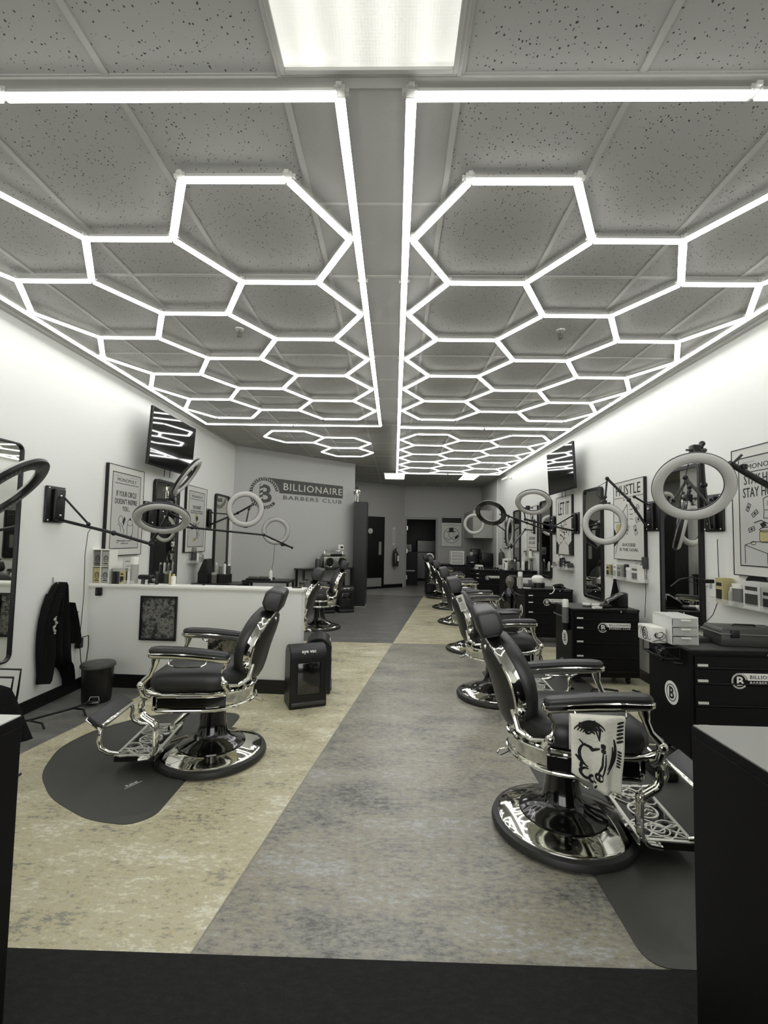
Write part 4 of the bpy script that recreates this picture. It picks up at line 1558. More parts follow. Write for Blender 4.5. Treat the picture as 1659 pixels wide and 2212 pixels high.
ring_light('thin pale ring lamp near the logo wall with a hanging cord', (-1.899, 7.4, 1.491), (.25, -.96, -.05), .44, plate=('L', 5.45, 1.60),
           arm=[(-2.77, 5.45, 1.52), (-2.46, 5.6, 1.487), (-1.86, 6.6, 1.42), (-1.62, 7.35, 1.23)], brace=[(-2.76, 5.46, 1.70), (-2.44, 5.7, 1.49)],
           arm2=[(-1.62, 7.35, 1.23), (-1.78, 7.38, 1.28)],
           cable=[(-1.914, 7.41, 1.269), (-1.93, 7.42, 1.0), (-1.967, 7.4, .75)])
# right side
ring_light('largest pale ring lamp at the upper right beside the stay humble poster', (1.647, 2.6, 1.711), (-.36, -.85, -.50), .405, plate=('R', 3.78, 1.65),
           arm=[(2.52, 3.78, 1.53), (2.1, 3.2, 1.80), (1.80, 2.76, 1.94)], brace=[(2.52, 3.78, 1.76), (2.25, 3.4, 1.70), (1.76, 2.85, 1.80)],
           arm2=[(1.80, 2.76, 1.95), (1.78, 2.72, 1.98), (1.70, 2.66, 1.93)],
           cable=[(1.75, 2.8, 1.88), (2.0, 3.3, 1.70), (2.1, 3.45, 1.5), (2.12, 3.5, 1.25), (2.2, 3.55, 1.12), (2.3, 3.55, 1.10)])
ring_light('pale ring lamp hanging in front of the hustle poster mirror', (2.12, 4.75, 1.585), (-.35, -.93, -.0), .42, plate=('R', 4.66, 1.67),
           arm=[(2.51, 4.66, 1.54), (2.33, 4.68, 1.83), (2.15, 4.75, 2.05)], brace=[(2.51, 4.66, 1.78), (2.38, 4.67, 1.86)],
           arm2=[(2.15, 4.75, 2.05), (2.13, 4.75, 1.86), (2.12, 4.76, 1.80)],
           cable=[(2.15, 4.74, 2.02), (2.06, 4.74, 1.97), (2.04, 4.74, 1.88), (2.1, 4.74, 1.82)])
ring_light('grey ring lamp held flat and high in the middle of the right row', (1.774, 6.0, 1.901), (-.2, -.62, -.76), .45, plate=('R', 6.62, 1.67),
           arm=[(2.51, 6.6, 1.56), (2.1, 6.35, 1.62), (1.70, 6.1, 1.684)], brace=[(2.51, 6.6, 1.78), (2.2, 6.42, 1.62)],
           arm2=[(1.70, 6.1, 1.684), (1.72, 6.22, 1.78), (1.75, 6.16, 1.84)])
ring_light('dark rimmed ring lamp above the third right chair', (1.395, 6.8, 1.803), (.35, .62, .62), .45, plate=('R', 7.5, 1.67),
           arm=[(2.51, 7.46, 1.55), (2.0, 7.1, 1.68), (1.62, 6.9, 1.786)], arm2=[(1.62, 6.9, 1.786), (1.58, 6.86, 1.79)])
ring_light('narrow dark ring lamp seen nearly from its side', (1.811, 7.4, 1.537), (.88, -.42, -.05), .46, plate=('R', 8.5, 1.67),
           arm=[(2.51, 8.45, 1.6), (2.2, 7.9, 1.60), (1.87, 7.5, 1.30)], arm2=[(1.87, 7.5, 1.30), (1.84, 7.45, 1.33)],
           cable=[(1.84, 7.45, 1.33), (1.88, 7.5, 1.1), (1.9, 7.55, .9)])
ring_light('pale ring lamp farthest away before the wall cupboard', (1.731, 10.2, 1.76), (-.15, -.98, 0), .46, plate=('R', 10.45, 1.7),
           arm=[(2.51, 10.45, 1.6), (2.2, 10.35, 1.8), (1.98, 10.28, 1.78)], arm2=[(1.98, 10.28, 1.78), (1.95, 10.25, 1.77)])
ring_light('slim ring lamp turned edge on in front of the near right mirror', (2.03, 3.34, 1.53), (.90, -.50, -.22), .36,
           arm=[(2.08, 3.32, 1.78), (2.06, 3.33, 1.72)], arm2=[(2.08, 3.32, 1.80), (2.07, 3.33, 1.72)])
# boom arm crossing the stay humble poster
t = thing('boom_arm', 'thick black boom arm crossing the stay humble poster', 'lamp arm', (2.17, 2.75, 1.74))
b = MB(Matrix.Translation((-2.17, -2.75, -1.74)))
b.tube([(1.918, 2.7, 1.866), (2.05, 2.72, 1.80), (2.17, 2.74, 1.742), (2.25, 2.74, 1.74), (2.54, 2.72, 1.70)], [.016, .018, .018, .018, .018], 10)
b.build('arm', M_BLACK, t)
b = MB(Matrix.Translation((-2.17, -2.75, -1.74)))
b.tube([(1.935, 2.69, 1.865), (1.97, 2.67, 1.91)], .007, 6)
b.rbox((2.0, 2.70, 1.846), (.03, .03, .03), .006)
b.ball((2.16, 2.70, 1.775), .02)
b.tube([(2.16, 2.70, 1.775), (2.16, 2.70, 1.82)], .012, 8)
b.build('knob', M_BLACK, t)
b = MB(Matrix.Translation((-2.17, -2.75, -1.74)))
b.rbox((2.553, 2.72, 1.68), (.03, .2, .28), .01)
b.build('wall_plate', M_BLACK, t)

# ================================================================== TOOL CARTS
def make_cart():
    t = thing('tool_cart', '', 'tool cart', (0, 0, 0))
    W_, D_, H0, H1 = .66, .46, .075, .715
    MB().box((0, .004, H0), (W_, D_, H1)).build('cabinet_body', M_CART, t, smooth=False, bevel=.004)
    b = MB()
    b.prism(round_poly([(-.008, -.012), (W_ + .008, -.012), (W_ + .008, D_ + .006), (-.008, D_ + .006)], .03, 4), H1, H1 + .024)
    b.build('top', M_CART, t, bevel=.004)
    MB().prism(round_poly([(.012, .01), (W_ - .012, .01), (W_ - .012, D_ - .012), (.012, D_ - .012)], .03, 4), H1 + .0238, H1 + .0258).build('top_liner', mat('cart_liner', rgb(58, 58, 55), .45), t)
    hs = [.075, .09, .13, .135, .13]
    z = H1 - .012
    for k, h in enumerate(hs):
        d = MB()
        d.box((.03, -.006, z - h + .006), (W_ - .03, .006, z))
        do = d.build('drawer', M_CART, t, smooth=False, bevel=.002)
        g = MB()
        g.box((.035, -.014, z - h + .004), (W_ - .035, -.004, z - h + .012))
        g.build('pull_lip', M_BLACK, do, smooth=False, bevel=.002)
        tg = MB()
        tg.box((.045, -.0155, z - h + .016), (.105, -.005, z - h + .03))
        tg.build('drawer_tag', M_WHITE, do, smooth=False)
        z -= h + .004
    for x in (.08, W_ - .08):
        for y in (.08, D_ - .08):
            c_ = MB(T(x, y, .03) @ Matrix.Rotation(PI / 2, 4, 'Y'))
            c_.lathe([(0, -.012), (.03, -.012), (.03, .012), (0, .012)], n=16)
            c_.M = T(x, y, 0)
            c_.box((-.02, -.02, .055), (.02, .02, .077))
            c_.box((-.018, -.004, .03), (-.013, .01, .06))
            c_.build('caster', M_RUBBER, t)
    b = MB(Matrix.Translation((W_ * .72, -.008, H1 + .005)) @ Matrix.Rotation(PI / 2, 4, 'X'))
    b.lathe([(0, 0), (.010, 0), (.008, .006), (0, .007)], n=14)
    b.build('lock', M_CHROME, t)
    bd = MB(Matrix.Translation((W_ * .88, -.013, H1 + .012)) @ Matrix.Rotation(PI / 2, 4, 'X'))
    bd.box((-.045, -.010, 0), (.045, .010, .002))
    bo = bd.build('badge', M_STEEL, t, smooth=False)
    bx = MB(Matrix.Translation((W_ * .88, -.0152, H1 + .012)) @ Matrix.Rotation(PI / 2, 4, 'X'))
    bx.box((-.042, -.008, 0), (.042, .008, .0006))
    bx.build('badge_face', M_BLACK, bo, smooth=False)
    logo_parts(Matrix.Translation((W_ * .62, -.0075, H1 - .155)) @ Matrix.Rotation(PI / 2, 4, 'X'), .32, t, M_STICK, M_INK, ring=True, pole_=False, names=('emblem', 'banner', 'lettering'))
    # oval emblem on the aisle side
    SM = Matrix(((0, 0, -1, -.0008), (-1, 0, 0, .19), (0, 1, 0, .42), (0, 0, 0, 1)))
    sd = MB(SM)
    sd.prism(circ(0, 0, .075, n=36), 0, .0015)
    so = sd.build('side_emblem', M_STICK, t, smooth=False)
    s2 = MB(SM)
    annulus(s2, 0, 0, .050, .055, .0016, .0026, 30)
    put_text(s2, 'B', .004, 0, .0016, height=.075, width=.05, bold=.02)
    s2.build('side_emblem_letter', M_INK, so, smooth=False)
    # side handle
    hd = MB()
    hd.tube([(-.004, .06, .64), (-.045, .07, .64), (-.05, .09, .64), (-.05, .37, .64), (-.045, .39, .64), (-.004, .40, .64)], .009, 8)
    hd.build('side_handle', M_BLACK, t)
    return t
cart0 = make_cart()
carts = [
    (1.84, 2.975, 0, 'black tool cart nearest the camera, with a drawer tower and toolbox on top'),
    (1.77, 4.70, 0, 'black tool cart with a speaker and rolls of tape on top'),
    (1.83, 6.57, 0, 'black tool cart with a white topped machine on it'),
    (1.83, 10.7, 0, 'farthest black tool cart on the right with sunglasses on its top'),
    (-2.75, 6.3, 0, 'black tool cart on the left behind the partition'),
]
for i, (x, y, a, lab) in enumerate(carts):
    c = cart0 if i == 0 else copy_tree(cart0)
    c.location = (x, y, 0)
    c['label'] = lab
    c['category'] = 'tool cart'
    c['group'] = 'black tool carts'

# ================================================================== SMALL THINGS
CT = .7408       # top of a cart
def bottle(x, y, z, h, r, m, cap, label, cat='bottle', group=None, neck=.5, band=None, name='bottle'):
    t = thing(name, label, cat, (x, y, z), group=group)
    MB().lathe([(0, 0), (r, 0), (r, h * .72), (r * .9, h * .78), (r * neck, h * .83), (0, h * .83)], n=18).build('body', m, t)
    MB().lathe([(0, h * .82), (r * neck * 1.15, h * .82), (r * neck * 1.1, h), (0, h)], n=14).build('cap', cap, t)
    if band:
        MB().lathe([(r * 1.02, h * .2), (r * 1.02, h * .58)], n=18).build('wrapper', band, t)
    return t
def can(x, y, z, h, r, m, cap, label, split=.72, group=None, name='spray_can'):
    t = thing(name, label, 'spray can', (x, y, z), group=group)
    MB().lathe([(0, 0), (r, 0), (r, h * split), (0, h * split)], n=20).build('body', m, t)
    MB().lathe([(0, h * split), (r * .97, h * split), (r * .97, h * .95), (r * .8, h), (0, h)], n=20).build('cap', cap, t)
    return t
def jar(x, y, z, h, r, m, lid, label, group=None, name='jar'):
    t = thing(name, label, 'jar', (x, y, z), group=group)
    MB().lathe([(0, 0), (r, 0), (r, h * .8), (0, h * .8)], n=20).build('body', m, t)
    MB().lathe([(0, h * .8), (r * 1.06, h * .8), (r * 1.06, h), (0, h)], n=20).build('lid', lid, t)
    return t
def carton(x, y, z, sx, sy, sz, m, label, rz=0, print_m=None, name='product_box', group=None, cat='box'):
    t = thing(name, label, cat, (x, y, z), math.radians(rz), group)
    MB().box((-sx / 2, -sy / 2, 0), (sx / 2, sy / 2, sz)).build('carton', m, t, smooth=False, bevel=.0015)
    if print_m:
        b = MB()
        b.box((-sx * .38, -sy / 2 - .001, sz * .15), (sx * .38, -sy / 2, sz * .6))
        b.box((-sx * .3, -sy / 2 - .001, sz * .72), (sx * .3, -sy / 2, sz * .82))
        b.build('printed_face', print_m, t, smooth=False)
    return t

# --- on the nearest cart
t = thing('drawer_tower', 'small frosted plastic three drawer tower on the nearest cart', 'drawer tower', (1.90, 3.22, CT))
W_, D_, H_ = .175, .22, .18
f = MB()
for x in (-W_ / 2, W_ / 2 - .006):
    f.box((x, -D_ / 2, 0), (x + .006, D_ / 2, H_))
f.box((-W_ / 2, -D_ / 2, H_ - .012), (W_ / 2, D_ / 2, H_))
f.box((-W_ / 2, D_ / 2 - .004, 0), (W_ / 2, D_ / 2, H_))
for k in range(3):
    f.box((-W_ / 2, -D_ / 2, k * .057), (W_ / 2, D_ / 2, k * .057 + .004))
f.build('casing', M_FROST, t, smooth=False, bevel=.002)
for k in range(3):
    d = MB()
    z = k * .057 + .006
    d.box((-W_ / 2 + .009, -D_ / 2 - .004, z), (W_ / 2 - .009, -D_ / 2, z + .046))
    d.box((-W_ / 2 + .009, -D_ / 2, z), (W_ / 2 - .009, D_ / 2 - .01, z + .004))
    do = d.build('drawer', M_FROSTD, t, smooth=False, bevel=.001)
    MB().box((-.03, -D_ / 2 - .016, z + .034), (.03, -D_ / 2 - .004, z + .044)).build('pull', M_WHITE, do, smooth=False, bevel=.002)
    MB().box((-.05, -D_ / 2 + .03, z + .005), (.05, D_ / 2 - .05, z + .025)).build('contents', M_MIDG, do, smooth=False)
t = thing('tissue_box', 'white box with black swirl drawings beside the drawer tower', 'box', (1.755, 3.24, CT))
MB().rbox((0, 0, .05), (.09, .18, .10), .004, 2).build('carton', M_WHITE, t)
b = MB(Matrix.Translation((0, -.0905, .05)) @ Matrix.Rotation(PI / 2, 4, 'X'))
for k in range(6):
    b.ribbon(circ(-.02 + .006 * k, .0 + .006 * math.sin(k * 2), .010 + .004 * k, .008 + .003 * k, 12, k * 50, k * 50 + 220), .003, 0)
b.ribbon([(-.04, -.04), (.0, -.03), (.04, -.042)], .004, 0)
b.M = Matrix(((0, 0, -1, -.0455), (-1, 0, 0, 0), (0, 1, 0, .05), (0, 0, 0, 1)))
b.ribbon(circ(0, 0, .03, .04, 20) + [(.03, 0)], .004, 0)
put_text(b, 'B', 0, 0, 0, height=.04)
for k in range(5):
    b.ribbon(circ(-.056 + .028 * k, .0, .024, .035, 12, 40 * k, 40 * k + 160), .003, 0)
b.build('swirl_print', M_INK, t, smooth=False)
t = thing('toolbox', 'dark grey plastic toolbox with latches on the nearest cart', 'toolbox', (2.335, 3.19, CT), math.radians(-6))
MB().rbox((0, 0, .04), (.40, .22, .08), .01, 2).build('tray', M_DKG, t)
MB().rbox((0, 0, .098), (.41, .23, .035), .008, 2, taper=.93).build('lid', M_DKG, t)
b = MB()
b.rbox((0, 0, .080), (.425, .245, .008), .003, 2)
b.build('rim', M_MIDG, t)
b = MB()
b.rbox((-.12, -.119, .082), (.05, .012, .05), .004, 2)
b.rbox((.12, -.119, .082), (.05, .012, .05), .004, 2)
b.build('latch', M_BLACK, t)
b = MB()
b.tube([(-.07, 0, .118), (-.06, 0, .126), (.06, 0, .126), (.07, 0, .118)], .006, 6)
b.build('handle', M_BLACK, t)
t = thing('clipper_tray', 'low dark tray of clippers between the tower and the toolbox', 'tray', (2.05, 3.28, CT))
MB().rbox((0, 0, .015), (.15, .14, .03), .005, 2).build('tray', M_DKG, t)
MB().rbox((-.02, 0, .036), (.10, .05, .016), .005, 2).build('clipper', M_MIDG, t)
MB().tube([(.03, .0, .04), (.2, .2, .06), (.40, .38, .12), (.48, .42, .25), (.49, .44, .45), (.50, .46, .70)], .003, 6).build('cord', M_BLACK, t)
carton(2.06, 3.40, CT, .2, .04, .065, M_LTG, 'pale flat box behind the clipper tray on the nearest cart')
# wire basket on the side of the nearest cart
t = thing('wire_basket', 'black wire basket hung on the aisle side of the nearest cart', 'basket', (1.775, 3.16, .67))
b = MB()
for z in (0., .07):
    b.tube([(-.05, -.13, z), (.04, -.13, z), (.04, .13, z), (-.05, .13, z)], .004, 6, closed=True)
for p in ((-.05, -.13), (.04, -.13), (.04, .13), (-.05, .13), (-.05, 0)):
    b.tube([(p[0], p[1], 0), (p[0], p[1], .07)], .003, 6)
b.build('wire', M_BLACK, t)
t = thing('hair_dryer', 'black hair dryer resting in the wire basket', 'hair dryer', (1.765, 3.14, .69), math.radians(80))
b = MB(Matrix.Rotation(PI / 2, 4, 'Y'))
b.lathe([(0, -.06), (.028, -.06), (.033, -.03), (.03, .03), (.02, .07), (.0, .07)], n=18)
b.build('barrel', M_LACQ, t)
MB().tube([(-.02, 0, -.02), (-.01, 0, -.05)], [.018, .014], 10).build('handle', M_LACQ, t)

# --- on the second cart
t = thing('speaker', 'black wedge speaker at the wall end of the second cart', 'speaker', (2.28, 4.86, CT), math.radians(-8))
b = MB()
b.layers([[(-.10 + s, -.055, 0), (.10 - s, -.055, 0), (.10 - s, .055, 0), (-.10 + s, .055, 0)] if False else [(-.12, y_i, .0), (.10, y_i, .0), (.10, y_i, .155), (.04, y_i, .15), (-.10, y_i, .07)] for s, y_i in ((0, -.06), (0, .06))])
b.build('case', M_LACQ, t, bevel=.018, seg=4, sharp=60)
for i, (x, y, lab) in enumerate(((1.98, 4.86, 'white roll of neck strips at the left on the second cart'), (2.06, 4.83, 'half used white roll beside the other roll on the second cart'))):
    t = thing('paper_roll', lab, 'paper roll', (x, y, CT), group='white rolls on the second cart')
    r = MB()
    r.lathe([(.020, .0), (.042, .0), (.042, .018), (.020, .018)], n=24, close=True)
    r.build('core', M_DKG, t)
    r = MB()
    r.lathe([(.020, .018), (.042, .018), (.042, .034), (.020, .034)], n=24, close=True)
    r.build('roll', M_WHITE, t)
carton(2.03, 4.73, CT, .09, .04, .02, M_WHITE, 'small white clip case in front of the rolls on the second cart', 12, name='clip_case', cat='case')
t = thing('clipper', 'black hair clipper lying beside the wedge speaker', 'clipper', (2.14, 4.78, CT), math.radians(20))
MB().rbox((0, 0, .018), (.13, .045, .034), .012, 3).build('body', M_BLACK, t)
MB().box((-.08, -.02, .01), (-.062, .02, .02)).build('blade', M_STEEL, t, smooth=False)
can(1.735, 4.78, .55, .27, .032, M_MIDG, M_WHITE, 'tall grey spray can with a white cap at the corner of the second cart')
t = thing('can_holder', 'black can holder fixed to the side of the second cart', 'holder', (1.735, 4.78, .52))
MB().lathe([(0, 0), (.036, 0), (.038, .07), (.035, .07), (.033, .004), (0, .004)], n=20).build('cup', M_BLACK, t)
MB().box((.025, -.02, .02), (.036, .02, .07)).build('mount', M_BLACK, t, smooth=False)
t = thing('duster_brush', 'black cone shaped duster brush hung below the clear shelf', 'brush', (2.53, 5.42, .78))
MB().lathe([(0, 0), (.05, 0), (.045, .02), (.018, .17), (0, .17)], n=16).build('bristles', M_COAT, t)
MB().lathe([(0, .165), (.016, .17), (.02, .19), (.012, .21), (0, .212)], n=12).build('handle', M_BLACK, t)

# --- on the third cart
t = thing('steriliser', 'black machine with a white domed lid on the third cart', 'machine', (2.08, 6.82, CT))
MB().lathe([(0, 0), (.10, 0), (.10, .06), (.085, .075), (0, .075)], n=28).build('base', M_BLACK, t)
MB().lathe([(.088, .07), (.092, .09), (.085, .14), (.05, .17), (0, .175)], n=28).build('lid', M_WHITE, t)
t = thing('clipper_stand', 'dark charging stand of clippers on the third cart', 'clipper stand', (1.93, 6.75, CT))
MB().rbox((0, 0, .03), (.14, .09, .06), .01, 2).build('base', M_DKG, t)
MB().rbox((.02, 0, .08), (.05, .04, .06), .01, 2).build('clipper', M_MIDG, t)
carton(1.93, 6.95, CT, .22, .05, .12, M_FROST, 'clear plastic organiser box at the back of the third cart', name='organiser_box')
can(1.775, 6.62, CT, .23, .033, M_LTG, M_WHITE, 'pale grey spray can with white cap at the aisle corner of the third cart')
t = thing('blade_box', 'small white tray on the aisle corner of the third cart', 'tray', (1.86, 6.62, CT))
MB().rbox((.01, 0, .006), (.1, .05, .012), .003, 2).build('tray', M_WHITE, t)
t = thing('hair_dryer', 'black hair dryer with a pale cord on the right end of the third cart', 'hair dryer', (2.32, 6.66, CT + .002), math.radians(200))
b = MB(T(0, 0, .035) @ Matrix.Rotation(PI / 2, 4, 'Y'))
b.lathe([(0, -.07), (.03, -.07), (.035, -.03), (.03, .03), (.02, .08), (.0, .08)], n=18)
b.build('barrel', M_BLACK, t)
MB().tube([(-.02, 0, .03), (-.03, .06, .02), (-.03, .1, .02)], [.018, .016, .014], 10).build('handle', M_BLACK, t)
MB().tube([(.06, -.02, .03), (.10, .02, .03), (.14, .09, -.01), (.18, .10, -.05), (.22, .09, -.06)], .006, 8).build('cord', M_WHITE, t)

# figure statue beside the third cart
t = thing('skull_statue', 'dark carved skull figure standing between the third and fourth stations', 'statue', (1.86, 7.55, .0))
b = MB()
b.lathe([(0, 0), (.13, 0), (.13, .03), (.07, .05), (.06, .25), (.085, .40), (.10, .52), (.085, .60), (.04, .65), (0, .65)], n=20)
b.build('body', M_LACQ, t)
h = MB(Matrix.Translation((0, 0, .74)))
h.lathe([(0, -.10), (.03, -.095), (.05, -.05), (.068, 0), (.07, .04), (.05, .085), (0, .10)], n=20)
h.build('skull', mat('carved_bone', rgb(105, 104, 95), .4, bump=(40, .8)), t)
b = MB()
for s_ in (-1, 1):
    b.ball((s_ * .024, -.062, .75), .013, 8)
    b.tube([(s_ * .08, -.01, .58), (s_ * .14, -.04, .50), (s_ * .11, -.09, .44)], [.025, .022, .018], 8)
b.build('arm', M_LACQ, t)
b = MB()
b.rbox((.05, .02, .83), (.12, .1, .035), .012, 2)
b.build('crown', M_DKG, t)

# tall black cabinet between station three and four with bottles
t = thing('storage_cabinet', 'black storage cabinet crowded with bottles between the far stations', 'cabinet', (2.30, 8.6, 0))
MB().box((-.32, -.22, 0), (.24, .22, .86)).build('body', M_CART, t, smooth=False, bevel=.004)
MB().box((-.34, -.24, .86), (.25, .23, .878)).build('top', M_CART, t, smooth=False, bevel=.003)
b = MB()
b.box((-.30, -.226, .08), (-.05, -.22, .82))
b.box((-.03, -.226, .08), (.22, -.22, .82))
b.build('door', M_BLACK, t, smooth=False, bevel=.002)
kinds = [(M_WHITE, M_BLACK), (M_GLASSY, M_WHITE), (M_DKG, M_WHITE), (M_LTG, M_BLACK), (M_WHITE, M_WHITE), (M_BLACK, M_STEEL), (M_MIDG, M_BLACK)]
desc = ['white pump bottle', 'amber bottle', 'dark bottle', 'light grey bottle', 'all white bottle', 'black bottle', 'mid grey bottle']
for k in range(7):
    m_, c_ = kinds[k]
    bottle(2.02 + .075 * k, 8.46 + .05 * (k % 2), .879, .17 + .04 * ((k * 3) % 4) / 3, .028, m_, c_, f'{desc[k]} in the row on the far storage cabinet', group='bottles on the far storage cabinet')
carton(2.04, 8.62, .879, .09, .07, .2, M_WHITE, 'tall white carton at the aisle end of the far storage cabinet', print_m=M_DKG)
carton(2.16, 8.66, .879, .08, .07, .17, M_BLACK, 'black carton behind the bottles on the far storage cabinet', print_m=M_LTG)

# spray can and bottle standing above the statue area on cart four
for k in range(4):
    t = thing('sunglasses', ['round dark sunglasses at the left on the farthest cart', 'dark sunglasses second from left on the farthest cart', 'dark sunglasses second from right on the farthest cart', 'dark sunglasses at the wall end of the farthest cart'][k],
              'sunglasses', (2.0 + .12 * k, 10.84, CT), group='sunglasses on the farthest cart')
    b = MB()
    for s_ in (-1, 1):
        b.M = Matrix.Translation((s_ * .028, 0, .03)) @ Matrix.Rotation(PI / 2, 4, 'X')
        b.lathe([(0, -.002), (.024, -.002), (.024, .002), (0, .002)], n=14)
    b.build('lens', M_BLACK, t)
    b = MB()
    b.tube([(-.05, 0, .04), (.05, 0, .04)], .004, 6)
    for s_ in (-1, 1):
        b.tube([(s_ * .05, 0, .04), (s_ * .05, .09, .03)], .003, 6)
    b.build('frame', M_BLACK, t)

# far drawers tower, round fan lamp, papers
t = thing('round_desk_fan', 'small round white rimmed fan standing near the far end', 'fan', (.92, 12.2, .78), math.radians(0))
fm = Matrix.Translation((0, 0, .16)) @ Matrix.Rotation(PI / 2, 4, 'X')
b = MB(fm)
b.lathe([(.085, -.02), (.115, -.02), (.115, .02), (.085, .02)], n=32, close=True)
b.build('rim', M_WHITE, t)
b = MB(fm)
b.lathe([(0, -.01), (.085, -.01), (.085, 0), (0, 0)], n=24)
b.build('grille', M_DKG, t)
b = MB(fm)
b.lathe([(0, 0), (.025, 0), (.02, .02), (0, .022)], n=16)
b.build('hub', M_WHITE, t)
MB().lathe([(0, 0), (.06, 0), (.05, .015), (.012, .03), (.012, .05), (0, .05)], n=16).build('base', M_WHITE, t)
t = thing('counter_cabinet', 'low black counter cabinet along the far end of the right side', 'cabinet', (1.55, 12.3, 0))
MB().box((-.72, -.25, 0), (.95, .25, .76)).build('body', M_CART, t, smooth=False, bevel=.004)
MB().box((-.74, -.27, .76), (.97, .27, .78)).build('top', M_BLACK, t, smooth=False, bevel=.003)
b = MB()
for k in range(4):
    b.box((-.70 + .41 * k, -.257, .06), (-.32 + .41 * k, -.25, .72))
b.build('door', M_BLACK, t, smooth=False, bevel=.002)
t = thing('drawer_tower', 'white framed clear four drawer tower on the far counter', 'drawer tower', (1.62, 12.15, .78))
W_, D_, H_ = .34, .3, .34
f = MB()
for x in (-W_ / 2, W_ / 2 - .02):
    for y in (-D_ / 2, D_ / 2 - .02):
        f.box((x, y, 0), (x + .02, y + .02, H_))
for k in range(5):
    z = k * (H_ - .02) / 4
    f.box((-W_ / 2, -D_ / 2, z), (W_ / 2, D_ / 2, z + .014))
f.build('frame', M_WHITE, t, smooth=False, bevel=.002)
for k in range(4):
    z = k * (H_ - .02) / 4 + .018
    MB().box((-W_ / 2 + .02, -D_ / 2 + .004, z), (W_ / 2 - .02, D_ / 2 - .01, z + .055)).build('drawer', M_FROSTD, t, smooth=False)
t = thing('black_bag', 'dark bag with a pale round ornament on the far counter', 'bag', (2.02, 12.3, .78))
MB().rbox((0, 0, .11), (.24, .2, .22), .04, 3).build('bag', M_MBLACK, t)
MB().ball((0, -.05, .27), .05, 14, 1.2).build('ornament', M_LTG, t)
MB().box((-.03, -.104, .05), (.05, -.100, .07)).build('label_strip', M_WHITE, t, smooth=False)
for k in range(3):
    carton(1.99, 11.02, CT + .0005 + .0305 * k, .2 - .02 * k, .18, .03, [M_WHITE, M_LTG, M_WHITE][k], ['white tray at the bottom of the small far stack', 'light grey tray in the middle of the small far stack', 'white tray on top of the small far stack'][k], name='stacked_tray', group='stacked trays at the far end', cat='tray')

# wall cupboard in the far right corner and dark machines below
t = thing('wall_cupboard', 'grey wall cupboard in the far right corner', 'cupboard', (2.26, 12.9, 1.47))
MB().box((-.22, -.75, 0), (.29, .75, .72)).build('body', mat('cupboard_grey', rgb(150, 150, 144), .5), t, smooth=False, bevel=.004)
b = MB()
b.box((-.226, -.74, .01), (-.22, -.01, .71))
b.box((-.226, .01, .01), (-.22, .74, .71))
b.build('door', mat('cupboard_grey', rgb(150, 150, 144), .5), t, smooth=False, bevel=.003)
t = thing('coffee_machine', 'tall dark coffee machine on the far corner counter', 'coffee machine', (2.2, 12.75, .78))
MB().rbox((0, 0, .2), (.24, .3, .4), .02, 2).build('body', M_BLACK, t)
MB().rbox((-.02, -.16, .27), (.12, .06, .10), .015, 2).build('spout', M_DKG, t)
MB().cyl((-.02, -.19, .0), .05, .13, 18).build('jug', M_GLASSY, t)
t = thing('microwave', 'dark microwave under the wall cupboard in the far corner', 'microwave', (2.40, 12.3, .78))
MB().rbox((0, 0, .15), (.30, .45, .3), .015, 2).build('body', M_BLACK, t)
MB().box((-.152, -.2, .04), (-.149, .1, .26)).build('door_glass', M_SCREEN, t, smooth=False)

# security camera
t = thing('security_camera', 'white security camera high on the right wall near the far end', 'camera', M=wallR(10.3, 2.80))
MB().lathe([(0, 0), (.035, 0), (.03, .02), (.01, .03), (0, .03)], n=18).build('mount', M_WHITE, t)
MB().tube([(0, 0, .02), (0, 0, .09), (-.02, -.01, .11)], .009, 8).build('bracket', M_WHITE, t)
MB().tube([(.03, .0, .09), (-.12, -.03, .17)], .028, 12).build('body', M_WHITE, t)

# --- clear wall shelves
def clear_shelf(M, w_, label, d=.11):
    t = thing('wall_shelf', label, 'shelf', M=M, group='clear acrylic wall shelves')
    b = MB()
    b.box((-w_ / 2, -.004, 0), (w_ / 2, 0, d))
    b.box((-w_ / 2, 0, d - .004), (w_ / 2, .035, d))
    b.box((-w_ / 2, 0, 0), (w_ / 2, .06, .004))
    b.box((-w_ / 2, 0, 0), (-w_ / 2 + .004, .035, d))
    b.box((w_ / 2 - .004, 0, 0), (w_ / 2, .035, d))
    b.build('tray', M_CLEAR, t, smooth=False, bevel=.001)
    return t
clear_shelf(wallR(3.42, .955), .64, 'clear shelf of products under the stay humble poster')
clear_shelf(wallR(5.15, 1.00), .74, 'clear shelf of products under the hustle poster')
clear_shelf(wallR(7.05, 1.00), .68, 'clear shelf of products under the bouquet poster')
clear_shelf(wallR(8.8, 1.10), .5, 'clear shelf of products beside the far storage cabinet')
clear_shelf(wallL(6.45, 1.02), .38, 'clear shelf of products under the second left poster')
def shelf_items(y0, z, specs, wall='R'):
    """specs: (kind, dy, size, material, cap, label)"""
    X = XR - .058 if wall == 'R' else XL + .058
    for kind, dy, (w_, h), m_, c_, lab in specs:
        y = y0 + dy
        if kind == 'bottle':
            bottle(X, y, z, h, w_ / 2, m_, c_, lab)
        elif kind == 'jar':
            jar(X, y, z, h, w_ / 2, m_, c_, lab)
        elif kind == 'can':
            can(X, y, z, h, w_ / 2, m_, c_, lab)
        else:
            t = thing('product_box', lab, 'box', (X, y, z), math.radians(-90 if wall == 'R' else 90))
            MB().box((-w_ / 2, -.04, 0), (w_ / 2, .04, h)).build('carton', m_, t, smooth=False, bevel=.0015)
            b = MB()
            b.box((-w_ * .38, -.0412, h * .12), (w_ * .38, -.04, h * .55))
            b.box((-w_ * .36, -.0412, h * .68), (w_ * .36, -.04, h * .82))
            b.build('printed_face', c_, t, smooth=False)
